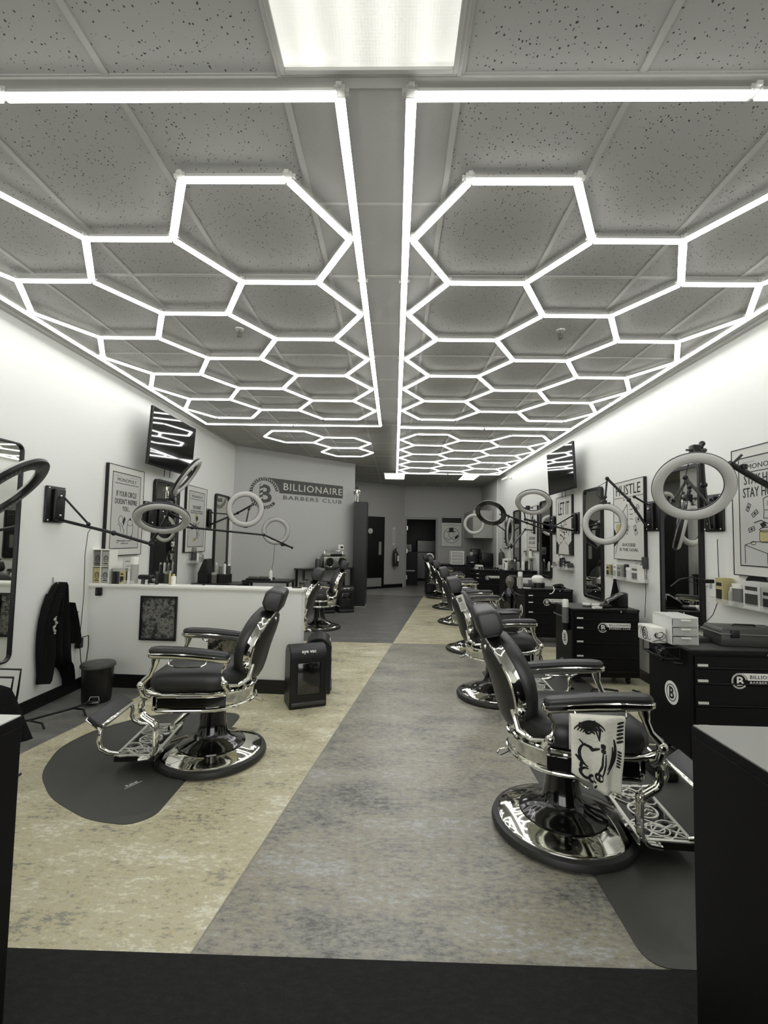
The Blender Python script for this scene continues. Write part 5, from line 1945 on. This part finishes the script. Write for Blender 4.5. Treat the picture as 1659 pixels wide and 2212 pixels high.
shelf_items(3.42, .955, [
    ('box', .20, (.08, .19), M_GOLD, M_INK, 'tan product box at the left of the near clear shelf'),
    ('bottle', .12, (.045, .13), M_LTG, M_WHITE, 'small pale bottle beside the tan box on the near shelf'),
    ('jar', .04, (.09, .16), M_MIDG, M_WHITE, 'grey tub with a pale lid in the middle of the near shelf'),
    ('box', -.12, (.15, .19), M_FROST, M_DKG, 'frosted box with a dark clipper picture on the near shelf'),
    ('box', -.26, (.10, .16), M_LTG, M_INK, 'light grey box at the right end of the near shelf')])
t = thing('round_mirror', 'round black hand mirror standing behind the tub on the near shelf', 'hand mirror', M=wallR(3.36, 1.08) @ Matrix.Translation((0, 0, .012)))
MB().lathe([(0, -.006), (.115, -.006), (.12, 0), (.115, .006), (0, .006)], n=36).build('disc', M_BLACK, t)
shelf_items(5.15, 1.0, [
    ('box', .32, (.07, .15), M_GOLD, M_INK, 'tan and black box at the far end of the hustle shelf'),
    ('bottle', .25, (.05, .17), M_DKG, M_BLACK, 'dark grey bottle second on the hustle shelf'),
    ('box', .15, (.09, .17), M_WHITE, M_LTG, 'white box left of centre on the hustle shelf'),
    ('box', .05, (.08, .16), M_LTG, M_MIDG, 'pale grey box at the centre of the hustle shelf'),
    ('can', -.04, (.05, .17), M_DKG, M_BLACK, 'slim dark can right of centre on the hustle shelf'),
    ('jar', -.14, (.10, .14), M_FROST, M_WHITE, 'frosted jar with white lid on the hustle shelf'),
    ('box', -.28, (.14, .17), M_WHITE, M_MIDG, 'white clipper box at the near end of the hustle shelf')])
shelf_items(7.05, 1.0, [
    ('jar', .26, (.08, .09), M_GLASSY, M_STEEL, 'amber jar at the far end of the bouquet shelf'),
    ('bottle', .16, (.05, .11), M_LTG, M_GOLD, 'short bottle with tan cap on the bouquet shelf'),
    ('bottle', .02, (.06, .20), M_BLACK, M_WHITE, 'tall black bottle with a white cap on the bouquet shelf'),
    ('bottle', -.08, (.06, .17), M_DKG, M_BLACK, 'dark bottle in the middle of the bouquet shelf'),
    ('box', -.17, (.09, .12), M_BLACK, M_LTG, 'black box with a grey face on the bouquet shelf'),
    ('box', -.28, (.09, .10), M_DKG, M_WHITE, 'dark box with a white face at the near end of the bouquet shelf')])
shelf_items(8.8, 1.1, [
    ('jar', .14, (.09, .12), M_FROST, M_BLACK, 'frosted jar at the left of the farthest right shelf'),
    ('box', .0, (.12, .14), M_LTG, M_MIDG, 'light grey box on the farthest right shelf'),
    ('bottle', -.13, (.06, .16), M_WHITE, M_BLACK, 'white bottle at the right of the farthest right shelf')])
shelf_items(6.45, 1.02, [
    ('can', -.08, (.07, .21), M_DKG, M_GLASSY, 'dark can with an amber cap on the left wall shelf'),
    ('bottle', .0, (.06, .15), M_WHITE, M_LTG, 'white bottle on the left wall shelf'),
    ('box', .11, (.12, .07), M_LTG, M_MIDG, 'low grey box at the far end of the left wall shelf')], 'L')
# wall cards and small wall items
def wall_card(M, w_, h, label, name='wall_card'):
    t = thing(name, label, 'card', M=M)
    MB().box((-w_ / 2, -h / 2, 0), (w_ / 2, h / 2, .008)).build('card', M_PAPER, t, smooth=False)
    b = MB()
    b.box((-w_ * .38, h * .2, .008), (-w_ * .1, h * .27, .009))
    b.box((w_ * .02, .0, .008), (w_ * .1, h * .25, .009))
    b.box((w_ * .18, -h * .25, .008), (w_ * .4, h * .1, .009))
    b.box((-w_ * .3, -h * .2, .008), (-w_ * .05, -h * .15, .009))
    b.build('print', M_INKG, t, smooth=False)
wall_card(wallL(4.92, 1.08), .26, .12, 'white printed card under the left circle quote poster')
wall_card(wallL(6.75, 1.10), .14, .09, 'small white card beside the left wall shelf')
wall_card(wallR(8.35, 1.33), .16, .10, 'small white card beside the far storage cabinet')
wall_card(wallR(4.93, 1.17), .22, .08, 'white strip card above the hustle shelf')
t = thing('power_adapter', 'dark plug adapter on the wall beside the hustle poster', 'adapter', M=wallR(4.80, 1.20))
MB().rbox((0, 0, .025), (.05, .12, .05), .006, 2).build('body', M_DKG, t)
MB().tube([(0, -.06, .03), (.0, -.3, .02), (-.01, -.55, .03)], .003, 6).build('cord', M_BLACK, t)
t = thing('phone_clip', 'black gooseneck phone clip beside the near right mirror', 'clip', (2.43, 3.72, 1.12))
b = MB()
b.tube([(.0, 0, 0), (-.10, .0, .02), (-.18, .02, 0), (-.24, .04, -.06)], .005, 6)
b.build('gooseneck', M_BLACK, t)
MB().rbox((.03, 0, -.01), (.08, .03, .03), .006, 2).build('clip', M_BLACK, t)
t = thing('wall_hook', 'small clear hook on the wall left of the near shelf', 'hook', M=wallR(3.86, 1.06))
MB().tube([(0, .02, .002), (0, .0, .02), (-.025, -.01, .02), (-.03, .015, .02)], .003, 6).build('wire', M_STEEL, t)
MB().box((-.01, -.02, 0), (.02, .03, .002)).build('pad', M_CLEAR, t, smooth=False)
t = thing('fire_extinguisher', 'small extinguisher beside its bracket on the far right wall', 'fire extinguisher', M=wallR(10.9, 1.05))
b = MB(Matrix.Translation((0, -.2, .08)) @ Matrix.Rotation(-PI / 2, 4, 'X'))
b.lathe([(0, 0), (.06, 0), (.065, .02), (.065, .26), (.03, .31), (0, .31)], n=18)
b.build('cylinder', M_DKG, t)
t['label'] = 'dark fire extinguisher on the right wall behind the crowded cabinet'
bpy.data.objects[t.name]
MB().tube([(0, .12, .08), (-.05, .15, .10), (.03, .16, .1)], .01, 6).build('handle', M_BLACK, t)

# --- left wall: coat, hook, cords, outlet, switch box
t = thing('wall_hook', 'small metal hook holding the black coat', 'hook', M=wallL(3.80, .985))
MB().tube([(0, .04, .003), (0, -.01, .01), (0, -.02, .04), (0, .0, .05)], .004, 6).build('wire', M_STEEL, t)
t = thing('hanging_coat', 'black coat with a pale printed sleeve hanging on the left wall', 'coat', M=wallL(3.86, 0.0, XL + .015))
def coat_piece(rows, nseg=14, th=.06, ph=0., k=6):
    vs = []
    n = nseg * 2
    for j, (y, xl_, xr_) in enumerate(rows):
        for i in range(nseg):
            u = i / (nseg - 1)
            x = xl_ + (xr_ - xl_) * u
            z = .012 + th * math.sin(PI * min(max(u, .02), .98)) ** .6 * (.75 + .35 * math.sin(u * k * PI + ph + j * .25))
            vs.append((x, y, z))
        for i in range(nseg):
            u = 1 - i / (nseg - 1)
            vs.append((xl_ + (xr_ - xl_) * u, y, .004))
    fs = []
    m = len(rows)
    for j in range(m - 1):
        for i in range(n):
            q = (i + 1) % n
            fs.append((j * n + i, j * n + q, (j + 1) * n + q, (j + 1) * n + i))
    fs.append(list(range(n)))
    fs.append([(m - 1) * n + i for i in range(n)])
    return vs, fs
b = MB()
b.add(*coat_piece([(.985, -.05, -.01), (.96, -.09, .03), (.90, -.13, .06), (.80, -.15, .085), (.70, -.17, .115), (.60, -.16, .13), (.50, -.15, .14), (.42, -.14, .15), (.36, -.12, .155), (.31, -.06, .16), (.27, .02, .165), (.22, .06, .17), (.16, .09, .165), (.10, .10, .15)], 20, .075))
b.build('body', M_COAT, t, sharp=70)
b = MB()
b.add(*coat_piece([(.90, -.15, -.05), (.80, -.19, -.07), (.70, -.215, -.09), (.60, -.225, -.10), (.50, -.225, -.09), (.42, -.22, -.07), (.35, -.21, -.08), (.28, -.20, -.10), (.22, -.20, -.12), (.20, -.20, -.15)], 12, .085, 1., 3))
b.build('sleeve', M_COAT, t, sharp=70)
b = MB()
b.add(*coat_piece([(.80, .05, .12), (.70, .08, .17), (.60, .11, .20), (.50, .14, .225), (.44, .15, .235)], 10, .07, 2., 3))
b.add([(.10, .70, .04), (.185, .715, .06), (.12, .66, .05), (.11, .68, .03)], [(0, 1, 2), (0, 2, 3), (0, 3, 1), (1, 3, 2)])
b.build('sleeve', M_COAT, t, sharp=70)
b = MB()
b.m = 0
rnd = random.Random(4)
for k in range(14):
    y = .72 - .008 * k
    x = -.145 - .012 * math.sin(k * .9) - .0012 * k
    b.ball((x, y - .002 * k, .098), .005 + .003 * (k % 3), 6)
b.build('sleeve_print', M_LTG, t)
t = thing('wall_outlet', 'white wall outlet with a black plug behind the coat', 'outlet', M=wallL(4.13, .47))
MB().rbox((0, 0, .004), (.075, .12, .008), .002, 2).build('plate', M_WHITE, t)
MB().rbox((0, -.05, .03), (.05, .09, .05), .008, 2).build('plug', M_BLACK, t)
b = MB()
b.tube([(0, -.09, .04), (.02, -.2, .04), (.06, -.35, .04), (.03, -.42, .05)], .004, 6)
b.tube([(.01, .0, .05), (.08, .0, .06), (.10, -.1, .05), (.07, -.3, .05), (.09, -.42, .05)], .004, 6)
b.build('cord', M_BLACK, t)
t = thing('wall_switch', 'small black switch box on the partition beside the left wall', 'switch', M=Matrix.Translation((-2.715, 4.275, .86)) @ Matrix.Rotation(-.0403, 4, 'Z') @ Matrix.Rotation(PI / 2, 4, 'X'))
MB().rbox((0, 0, .015), (.055, .075, .03), .006, 2).build('case', M_BLACK, t)
b = MB()
b.ball((-.008, .01, .031), .007, 8)
b.ball((-.008, -.012, .031), .007, 8)
b.build('button', M_DKG, t)

# trash can
t = thing('pedal_bin', 'black round pedal bin in the corner by the partition', 'bin', (-2.47, 3.92, 0))
MB().lathe([(0, 0), (.105, 0), (.11, .02), (.12, .285), (0, .285)], n=36).build('body', M_BLACK, t)
MB().lathe([(.123, .28), (.133, .285), (.133, .30), (.125, .312), (.07, .32), (0, .322)], n=36).build('lid', M_DKG, t)
b = MB(T(.05, -.125, .03, math.radians(12)))
b.rbox((0, 0, 0), (.10, .045, .018), .006, 2)
b.build('pedal', M_STEEL, t)
b = MB(T(.05, -.105, .03, math.radians(12)))
b.tube([(-.04, -.01, .0), (-.03, .0, .035), (.03, .0, .035), (.04, -.01, .0)], .005, 6)
b.build('pedal_bar', M_STEEL, t)
MB(T(.03, -.03, .3225, math.radians(12))).box((-.03, -.003, 0), (.03, .003, .0015)).build('nameplate', M_LTG, t, smooth=False)

# touchless vacuums
def vac(x, y, rz, label, txt='eye vac', group='touchless floor vacuums'):
    t = thing('floor_vacuum', label, 'vacuum', (x, y, 0), math.radians(rz), group)
    prof = [(-.105, .0), (.105, .0), (.115, .03), (.115, .40)]
    top = [(.115 * math.cos(math.radians(a)) , .40 + .10 * math.sin(math.radians(a))) for a in range(0, 181, 15)]
    pr = [(-.115, .0), (.115, .0), (.115, .40)] + top[1:-1] + [(-.115, .40)]
    b = MB()
    b.layers([[(xx, p[0], p[1]) for p in pr] for xx in (-.155, .155)])
    b.build('body', M_LACQ if False else M_BLACK, t, bevel=.012, seg=3, sharp=50)
    p = MB()
    p.rbox((0, -.116, .24), (.19, .012, .26), .01, 2)
    p.build('front_panel', M_LACQ, t)
    q = MB()
    q.rbox((.0, -.112, .04), (.28, .03, .03), .006, 2)
    q.build('intake', M_DKG, t)
    l = MB(Matrix.Translation((.0, -.104, .448)) @ Matrix.Rotation(math.radians(62), 4, 'X'))
    put_text(l, txt, 0, 0, 0.001, width=.12, height=.03, bold=.02)
    l.build('lettering', M_WHITE, t, smooth=False)
    return t
vac(-.73, 3.98, 24, 'black touchless vacuum with pale lettering at the partition end')
vac(-.685, 4.37, 97, 'black touchless vacuum tucked behind the front one at the partition')
vac(-1.27, 8.78, 24, 'black touchless vacuum on the left under the boombox table')
vac(-.93, 8.93, 24, 'black touchless vacuum on the right under the boombox table')

# boombox table on the feature wall
t = thing('boombox_table', 'narrow black table standing against the logo wall', 'table', M=wallF(2.02, 0, .02) )
b = MB()
b.box((-.78, .785, .0), (.42, .81, .32))
b.build('tabletop', M_BLACK, t, smooth=False, bevel=.003)
for x in (-.76, .36):
    for z in (.02, .27):
        MB().box((x, 0, z), (x + .035, .785, z + .035)).build('leg', M_BLACK, t, smooth=False, bevel=.002)
b = MB()
b.tube([(.37, .6, .04), (.23, .785, .04)], .008, 6)
b.build('corner_brace', M_BLACK, t)
t = thing('boombox', 'silver boombox with two dark speakers on the table', 'boombox', M=wallF(2.05, .811, .16))
b = MB()
b.rbox((0, .11, 0), (.56, .22, .16), .02, 2)
b.rbox((0, .245, 0), (.50, .06, .13), .012, 2)
b.build('body', M_STEEL, t)
for s_ in (-1, 1):
    q = MB(Matrix.Translation((s_ * .15, .11, .08)))
    q.lathe([(0, 0), (.085, 0), (.085, .006), (.0, .008)], n=26)
    so = q.build('speaker_cone', M_BLACK, t)
    q = MB(Matrix.Translation((s_ * .15, .11, .08)))
    q.lathe([(.085, 0), (.102, 0), (.098, .014), (.088, .012)], n=30, close=True)
    q.build('speaker_ring', M_CHROME, so)
MB().box((-.12, .22, .066), (.16, .27, .069)).build('tuner_panel', M_BLACK, t, smooth=False)
b = MB()
b.tube([(-.22, .26, 0), (-.22, .33, 0), (.22, .33, 0), (.22, .26, 0)], .01, 8)
b.build('carry_handle', M_CHROME, t)
t = thing('card_reader', 'small white countertop device standing on the boombox', 'device', M=wallF(2.22, 1.155, .16))
MB().rbox((0, .055, 0), (.14, .11, .06), .02, 3).build('case', M_WHITE, t)
MB().box((-.02, .04, .030), (.04, .08, .032)).build('display', M_INK, t, smooth=False)
t = thing('glass_canister', 'dark canister left of the boombox on the table', 'canister', M=wallF(1.68, .811, .16))
b = MB(Matrix.Rotation(-PI / 2, 4, 'X'))
b.lathe([(0, 0), (.05, 0), (.05, .15), (.035, .18), (0, .18)], n=18)
b.build('body', M_DKG, t)
b = MB(Matrix.Rotation(-PI / 2, 4, 'X'))
b.lathe([(0, .18), (.04, .18), (.03, .22), (0, .22)], n=16)
b.build('lid', M_LTG, t)

# tall black cabinet at the end of the feature wall, figurine on top
t = thing('tall_cabinet', 'tall black cabinet at the end of the logo wall', 'cabinet', (-.72, 9.68, 0))
MB().box((-.13, -.10, .02), (.14, .38, 2.16)).build('body', M_BLACK, t, smooth=False, bevel=.003)
MB().box((-.12, -.09, 0), (.15, .37, .03)).build('plinth', M_LTG, t, smooth=False)
t = thing('figurine', 'chrome figurine standing on top of the tall black cabinet', 'figurine', (-.80, 9.63, 2.16))
b = MB()
b.lathe([(0, 0), (.04, 0), (.035, .012), (0, .012)], n=14)
for s_ in (-1, 1):
    b.tube([(s_ * .02, 0, .01), (s_ * .025, 0, .10), (s_ * .015, 0, .16)], [.014, .016, .018], 8)
b.tube([(0, 0, .15), (0, 0, .2), (0, 0, .25)], [.03, .038, .03], 10)
for s_ in (-1, 1):
    b.tube([(s_ * .04, 0, .25), (s_ * .065, -.01, .2), (s_ * .05, -.03, .15)], [.014, .012, .011], 8)
b.build('body', M_CHROME, t)
MB().ball((0, 0, .29), .03, 12, 1.2).build('head', M_DKG, t)

# corridor door with round sign
t = MB(wallG(2.30, 0, .002))
Md = M_GAP
d_ = MB(wallG(0, 0, .002))
def g_at(x):      # distance along corridor wall whose x is given
    return (x - G0.x) / GD.x
da, db = g_at(-1.02), g_at(-.305)
d_.box((da, .0, 0), (db, 2.03, .03))
door = d_.build('door_1', mat('door_black', rgb(10, 10, 10), .4), smooth=False, bevel=.003)
struct(door)
b = MB(wallG(0, 0, .002))
b.box((da + .02, .06, .03), (db - .09, .30, .034))
M_PLATE = mat('plate_grey', rgb(140, 140, 135), .45)
b.build('kick_plate', M_PLATE, door, smooth=False)
b = MB(wallG(0, 0, .002))
b.box((db - .20, .95, .03), (db - .11, 1.32, .034))
b.build('push_plate', M_PLATE, door, smooth=False)
sg = thing('round_door_sign', 'round white sign on the black corridor door', 'sign', M=wallG(g_at(-.70), 1.62, .033))
MB().prism(circ(0, 0, .075, n=28), 0, .004).build('disc', M_WHITE, sg, smooth=False)
b = MB()
annulus(b, 0, 0, .05, .056, .004, .005, 24)
b.ribbon([(-.012, .03), (-.012, -.02), (.02, -.02), (.025, -.035)], .012, .004)
b.ball((-.012, .034, .004), .009, 8)
b.build('symbol', M_INK, sg, smooth=False)
t = thing('extinguisher_sign', 'vertical white fire extinguisher sign on the corridor wall', 'sign', M=wallG(g_at(-.02), 1.48, .002))
MB().box((-.04, -.26, 0), (.04, .26, .004)).build('panel', M_PAPER, t, smooth=False)
b = MB(Matrix.Rotation(-PI / 2, 4, 'Z'))
put_text(b, 'EXTINGUISHER', .0, 0, .0042, width=.40, height=.035)
put_text(b, 'FIRE', -.0, .0, .0042, width=.01, height=.005)
b.build('lettering', M_INK, t, smooth=False)
t = thing('fire_extinguisher', 'dark fire extinguisher hung under its sign on the corridor wall', 'fire extinguisher', M=wallG(g_at(-.02), .62, .09))
b = MB(Matrix.Rotation(-PI / 2, 4, 'X'))
b.lathe([(0, 0), (.08, 0), (.09, .03), (.09, .36), (.05, .42), (.025, .44), (0, .44)], n=22)
b.build('cylinder', mat('extinguisher_red_grey', rgb(48, 46, 44), .3), t)
b = MB()
b.tube([(0, .44, 0), (0, .50, 0)], .02, 8)
b.tube([(-.02, .48, 0), (.06, .53, 0)], .01, 6)
b.tube([(-.02, .49, .0), (-.10, .44, .02), (-.11, .25, .05), (-.09, .15, .05)], .01, 6)
b.build('valve_and_hose', M_BLACK, t)
MB().box((-.0, .15, .086), (.06, .3, .093)).build('instruction_label', M_WHITE, t, smooth=False)
t = None

# back room seen through the door
t = thing('refrigerator', 'grey refrigerator in the dark room behind the far doorway', 'refrigerator', (1.20, 16.7, 0))
MB().box((-.40, -.3, .02), (.42, .35, 1.38)).build('cabinet', M_DKG, t, smooth=False, bevel=.008)
MB().box((-.39, -.34, .06), (.41, -.305, .95)).build('lower_door', mat('fridge_grey', rgb(120, 120, 115), .35, metal=.5), t, smooth=False, bevel=.006)
MB().box((-.39, -.34, .98), (.41, -.305, 1.37)).build('upper_door', mat('fridge_grey', rgb(120, 120, 115), .35, metal=.5), t, smooth=False, bevel=.006)
t = thing('back_room_cabinet', 'black cabinet with papers inside the far doorway', 'cabinet', (.52, 14.75, 0))
MB().box((-.26, -.3, 0), (.20, .3, 1.02)).build('body', M_CART, t, smooth=False, bevel=.004)
MB().box((-.2, -.31, .42), (.12, -.3, .46)).build('shelf_edge', M_LTG, t, smooth=False)
carton(.45, 14.7, 1.02, .16, .12, .22, M_LTG, 'light papers standing on the black back room cabinet', name='paper_stack', print_m=M_MIDG, cat='papers')
t = thing('grey_panel_board', 'dark grey board leaning on the back room left wall', 'board', (.30, 15.9, 0))
MB().box((-.05, -.5, .1), (.1, .3, 1.75)).build('board', M_MIDG, t, smooth=False)
b = MB()
b.box((.1, -.4, 1.2), (.105, .1, 1.55))
b.build('notice', M_LTG, t, smooth=False)
t = thing('door_hinge_set', 'chrome hinges on the open far doorway frame', 'hinge', (.39, YB + .02, 0))
for z in (.22, 1.0, 1.68):
    MB().box((-.03, -.01, z), (.0, .02, z + .12)).build('hinge', M_STEEL, t, smooth=False)

# --- things on and above the partition
def off(x, y=.0):
    p = hm @ Vector((x, y, 0))
    return p.x, p.y
t = thing('display_case', 'clear framed display of four small products at the wall end of the partition', 'display', (off(.085)[0], off(0, .07)[1] - .0, .93), -.0403)
b = MB()
b.box((-.085, -.06, 0), (.085, .06, .006))
b.box((-.085, -.06, .155), (.085, .06, .161))
b.box((-.085, -.06, .31), (.085, .06, .318))
for x in (-.085, -.003, .079):
    b.box((x, -.06, 0), (x + .006, .06, .315))
b.build('frame', M_WHITE, t, smooth=False, bevel=.001)
for i, (x, z) in enumerate(((-.04, .01), (.04, .01), (-.04, .165), (.04, .165))):
    mm = [M_GOLD, M_LTG, M_MIDG, M_LTG][i]
    q = MB()
    q.box((x - .032, -.045, z), (x + .032, .04, z + .135))
    qo = q.build('package', mm, t, smooth=False, bevel=.002)
    q = MB(Matrix.Translation((x, -.0455, z + .065)) @ Matrix.Rotation(PI / 2, 4, 'X'))
    q.ribbon(circ(0, .0, .02, .03, 14) + [(.02, 0)], .004, 0)
    q.ribbon(circ(0, .005, .011, .016, 10) + [(.011, .005)], .004, 0)
    q.box((-.02, -.05, 0), (.02, -.042, .001))
    q.build('package_print', M_INK, qo, smooth=False)
x, y = off(.235, .075)
jar(x, y, .93, .145, .062, M_BLACK, M_LTG, 'large black tub with a grey rim on the partition')
x, y = off(.292, .03)
carton(x, y, .93, .045, .03, .12, M_GOLD, 'slim tan box in front of the black tub on the partition', print_m=M_INK)
x, y = off(.36, .10)
can(x, y, .93, .25, .035, M_LTG, M_WHITE, 'tall white spray can behind the black tub on the partition')
x, y = off(.35, .02)
carton(x, y, .93, .10, .04, .035, M_CLEAR, 'low clear dish in front of the spray can on the partition', name='clear_dish', cat='dish')
t = thing('hair_clipper', 'black hair clipper with cord lying on the partition', 'clipper', (off(.50)[0], off(0, .07)[1] - .02, .93), math.radians(-8))
MB().rbox((0, 0, .065), (.15, .06, .045), .018, 3).build('body', M_BLACK, t)
MB().tube([(-.03, 0, .05), (-.035, 0, .0)], .018, 8).build('stand', M_DKG, t)
MB().rbox((.085, 0, .045), (.03, .045, .025), .006, 2).build('blade', M_STEEL, t)
MB().tube([(.03, .0, .05), (.03, -.02, .02), (.05, -.03, .003)], .003, 6).build('cord', M_BLACK, t)
x, y = off(.60, .07)
bottle(x, y, .93, .12, .016, M_BLACK, M_DKG, 'slim black brush bottle on the partition beside the clipper', neck=.9)
x, y = off(.76, .07)
bottle(x, y, .93, .10, .022, M_WHITE, M_GOLD, 'small white bottle with tan cap on the partition')
x, y = off(.72, .08)
bottle(x, y, .93, .13, .010, M_GOLD, M_LTG, 'thin pale brush standing beside the small white bottle', neck=.7)
x, y = off(1.05, .07)
t = thing('hair_clip', 'small black hair clip lying on the partition', 'clip', (x, y, .931))
MB().tube([(-.02, 0, .012), (0, 0, .003), (.02, 0, .014)], .004, 6).build('clip', M_BLACK, t)
x, y = off(1.93, .06)
t = thing('hair_comb', 'small black comb lying at the open end of the partition', 'comb', (x, y, .931), math.radians(10))
MB().rbox((0, 0, .005), (.09, .03, .01), .004, 2).build('comb', M_BLACK, t)

# things on the cart behind the partition (left, y 6.3)
t = thing('tool_organiser', 'black peaked organiser stuffed with tools on the left cart', 'organiser', (-2.52, 6.50, CT))
b = MB()
b.box((-.17, -.08, 0), (.22, .1, .12))
b.prism([(-.19, -.1), (-.05, -.1), (-.05, .1), (-.19, .1)], 0, .15)
b.build('tray', M_BLACK, t, smooth=False, bevel=.004)
b = MB()
b.layers([[(-.20, yy, .12), (-.04, yy, .12), (-.075, yy, .33), (-.115, yy, .33)] for yy in (-.09, .09)])
b.build('peak', M_BLACK, t, smooth=False, bevel=.004)
for k, (dx, h, r, m_, c_, lab) in enumerate(((.0, .20, .022, M_LTG, M_WHITE, 'pale bottle at the left in the left cart organiser'), (.06, .17, .024, M_MIDG, M_LTG, 'grey bottle in the middle of the left cart organiser'),
        (.12, .22, .018, M_WHITE, M_DKG, 'tall white bottle in the left cart organiser'), (.18, .18, .022, M_DKG, M_WHITE, 'dark bottle at the right in the left cart organiser'))):
    bottle(-2.49 + dx, 6.50, CT + .121, h * .8, r, m_, c_, lab, group='bottles in the left cart organiser')
jar(-2.47, 6.38, CT + .0, .15, .035, M_GLASSY, M_LTG, 'brown cup standing before the left cart organiser', name='cup')
t = thing('tool_tray', 'flat dark tray of combs and clippers beside the left organiser', 'tray', (-1.86, 6.5, .80))
MB().rbox((0, 0, .012), (.34, .26, .02), .006, 2).build('tray', M_BLACK, t)
b = MB()
b.rbox((.08, -.05, .035), (.18, .04, .03), .01, 2)
b.rbox((-.1, -.03, .032), (.12, .03, .024), .008, 2)
b.build('clipper', M_MIDG, t)
t = thing('side_table', 'black side table carrying the flat tray behind the partition', 'table', (-1.74, 6.5, 0))
MB().box((-.32, -.2, .77), (.32, .2, .80)).build('tabletop', M_BLACK, t, smooth=False, bevel=.003)
for x in (-.3, .3):
    for y in (-.17, .17):
        MB().box((x - .015, y - .015, 0), (x + .015, y + .015, .77)).build('leg', M_BLACK, t, smooth=False)
bottle(-1.70, 6.42, .80, .15, .025, M_WHITE, M_WHITE, 'white spray bottle at the right end of the black side table', neck=.35)
t = thing('product_tub', 'pale tub and cloth on the floor behind the partition end', 'tub', (-1.02, 5.0, .0))
MB().lathe([(0, 0), (.07, 0), (.075, .16), (.07, .2), (0, .2)], n=20).build('tub', M_FROST, t)

# --- far left foreground: black cape on a rack
t = thing('draped_cape', 'black cape draped over a wire rack beside the left desk', 'cape', (-2.27, 2.55, 0))
b = MB()
rows = []
for z, w_, d in ((.26, .29, .15), (.33, .26, .13), (.41, .225, .11), (.49, .19, .09), (.53, .17, .07), (.545, .13, .05)):
    rows.append([(w_ * math.cos(a) * (1 + .06 * math.sin(7 * a)), d * math.sin(a) * (1 + .1 * math.sin(5 * a)), z) for a in [2 * PI * k / 30 for k in range(30)]])
b.layers(rows)
b.build('cloth', M_COAT, t, sharp=70)
t = thing('wire_rack', 'thin black wire rack holding the cape by the left wall', 'rack', (-2.25, 2.62, 0))
b = MB()
for dy, h in ((0, .62), (-.05, .59)):
    b.tube([(-.25, dy, .03), (-.25, dy, h), (.16, dy, h), (.15, dy, .5), (.12, dy, .25), (.0, dy, .02)], .006, 6)
for x in (-.25, .14):
    b.tube([(x - .0, -.07, .015), (x, .07, .015)], .008, 6)
b.build('wire', M_BLACK, t)
t = thing('drying_stand', 'low black stand feet along the left baseboard', 'stand', (-2.50, 3.55, 0))
b = MB()
b.tube([(-.25, -.35, .05), (-.1, -.2, .05), (.05, .05, .05), (.1, .2, .05)], .01, 6)
b.tube([(-.1, -.2, .05), (.02, -.22, .04), (.04, -.22, .0)], .008, 6)
b.tube([(.05, .05, .05), (.15, .03, .05), (.17, .03, .0)], .008, 6)
b.build('foot_bar', M_BLACK, t)

# floor cable near cart 2 / caster item
t = thing('floor_cable', 'tangle of black cable on the floor before the second cart', 'cable', (1.9, 4.45, 0))
b = MB()
pts = [(-.3 + .04 * k + .08 * math.sin(k * 1.3), .1 * math.sin(k * .8), .012) for k in range(18)]
b.tube(pts, .008, 6)
b.build('cable', M_BLACK, t)
t = thing('power_strip', 'dark pedal switch on the floor between the nearest cart and chair', 'pedal', (1.62, 2.92, 0.0))
MB().rbox((0, 0, .045), (.12, .2, .07), .02, 3).build('pedal', M_BLACK, t)
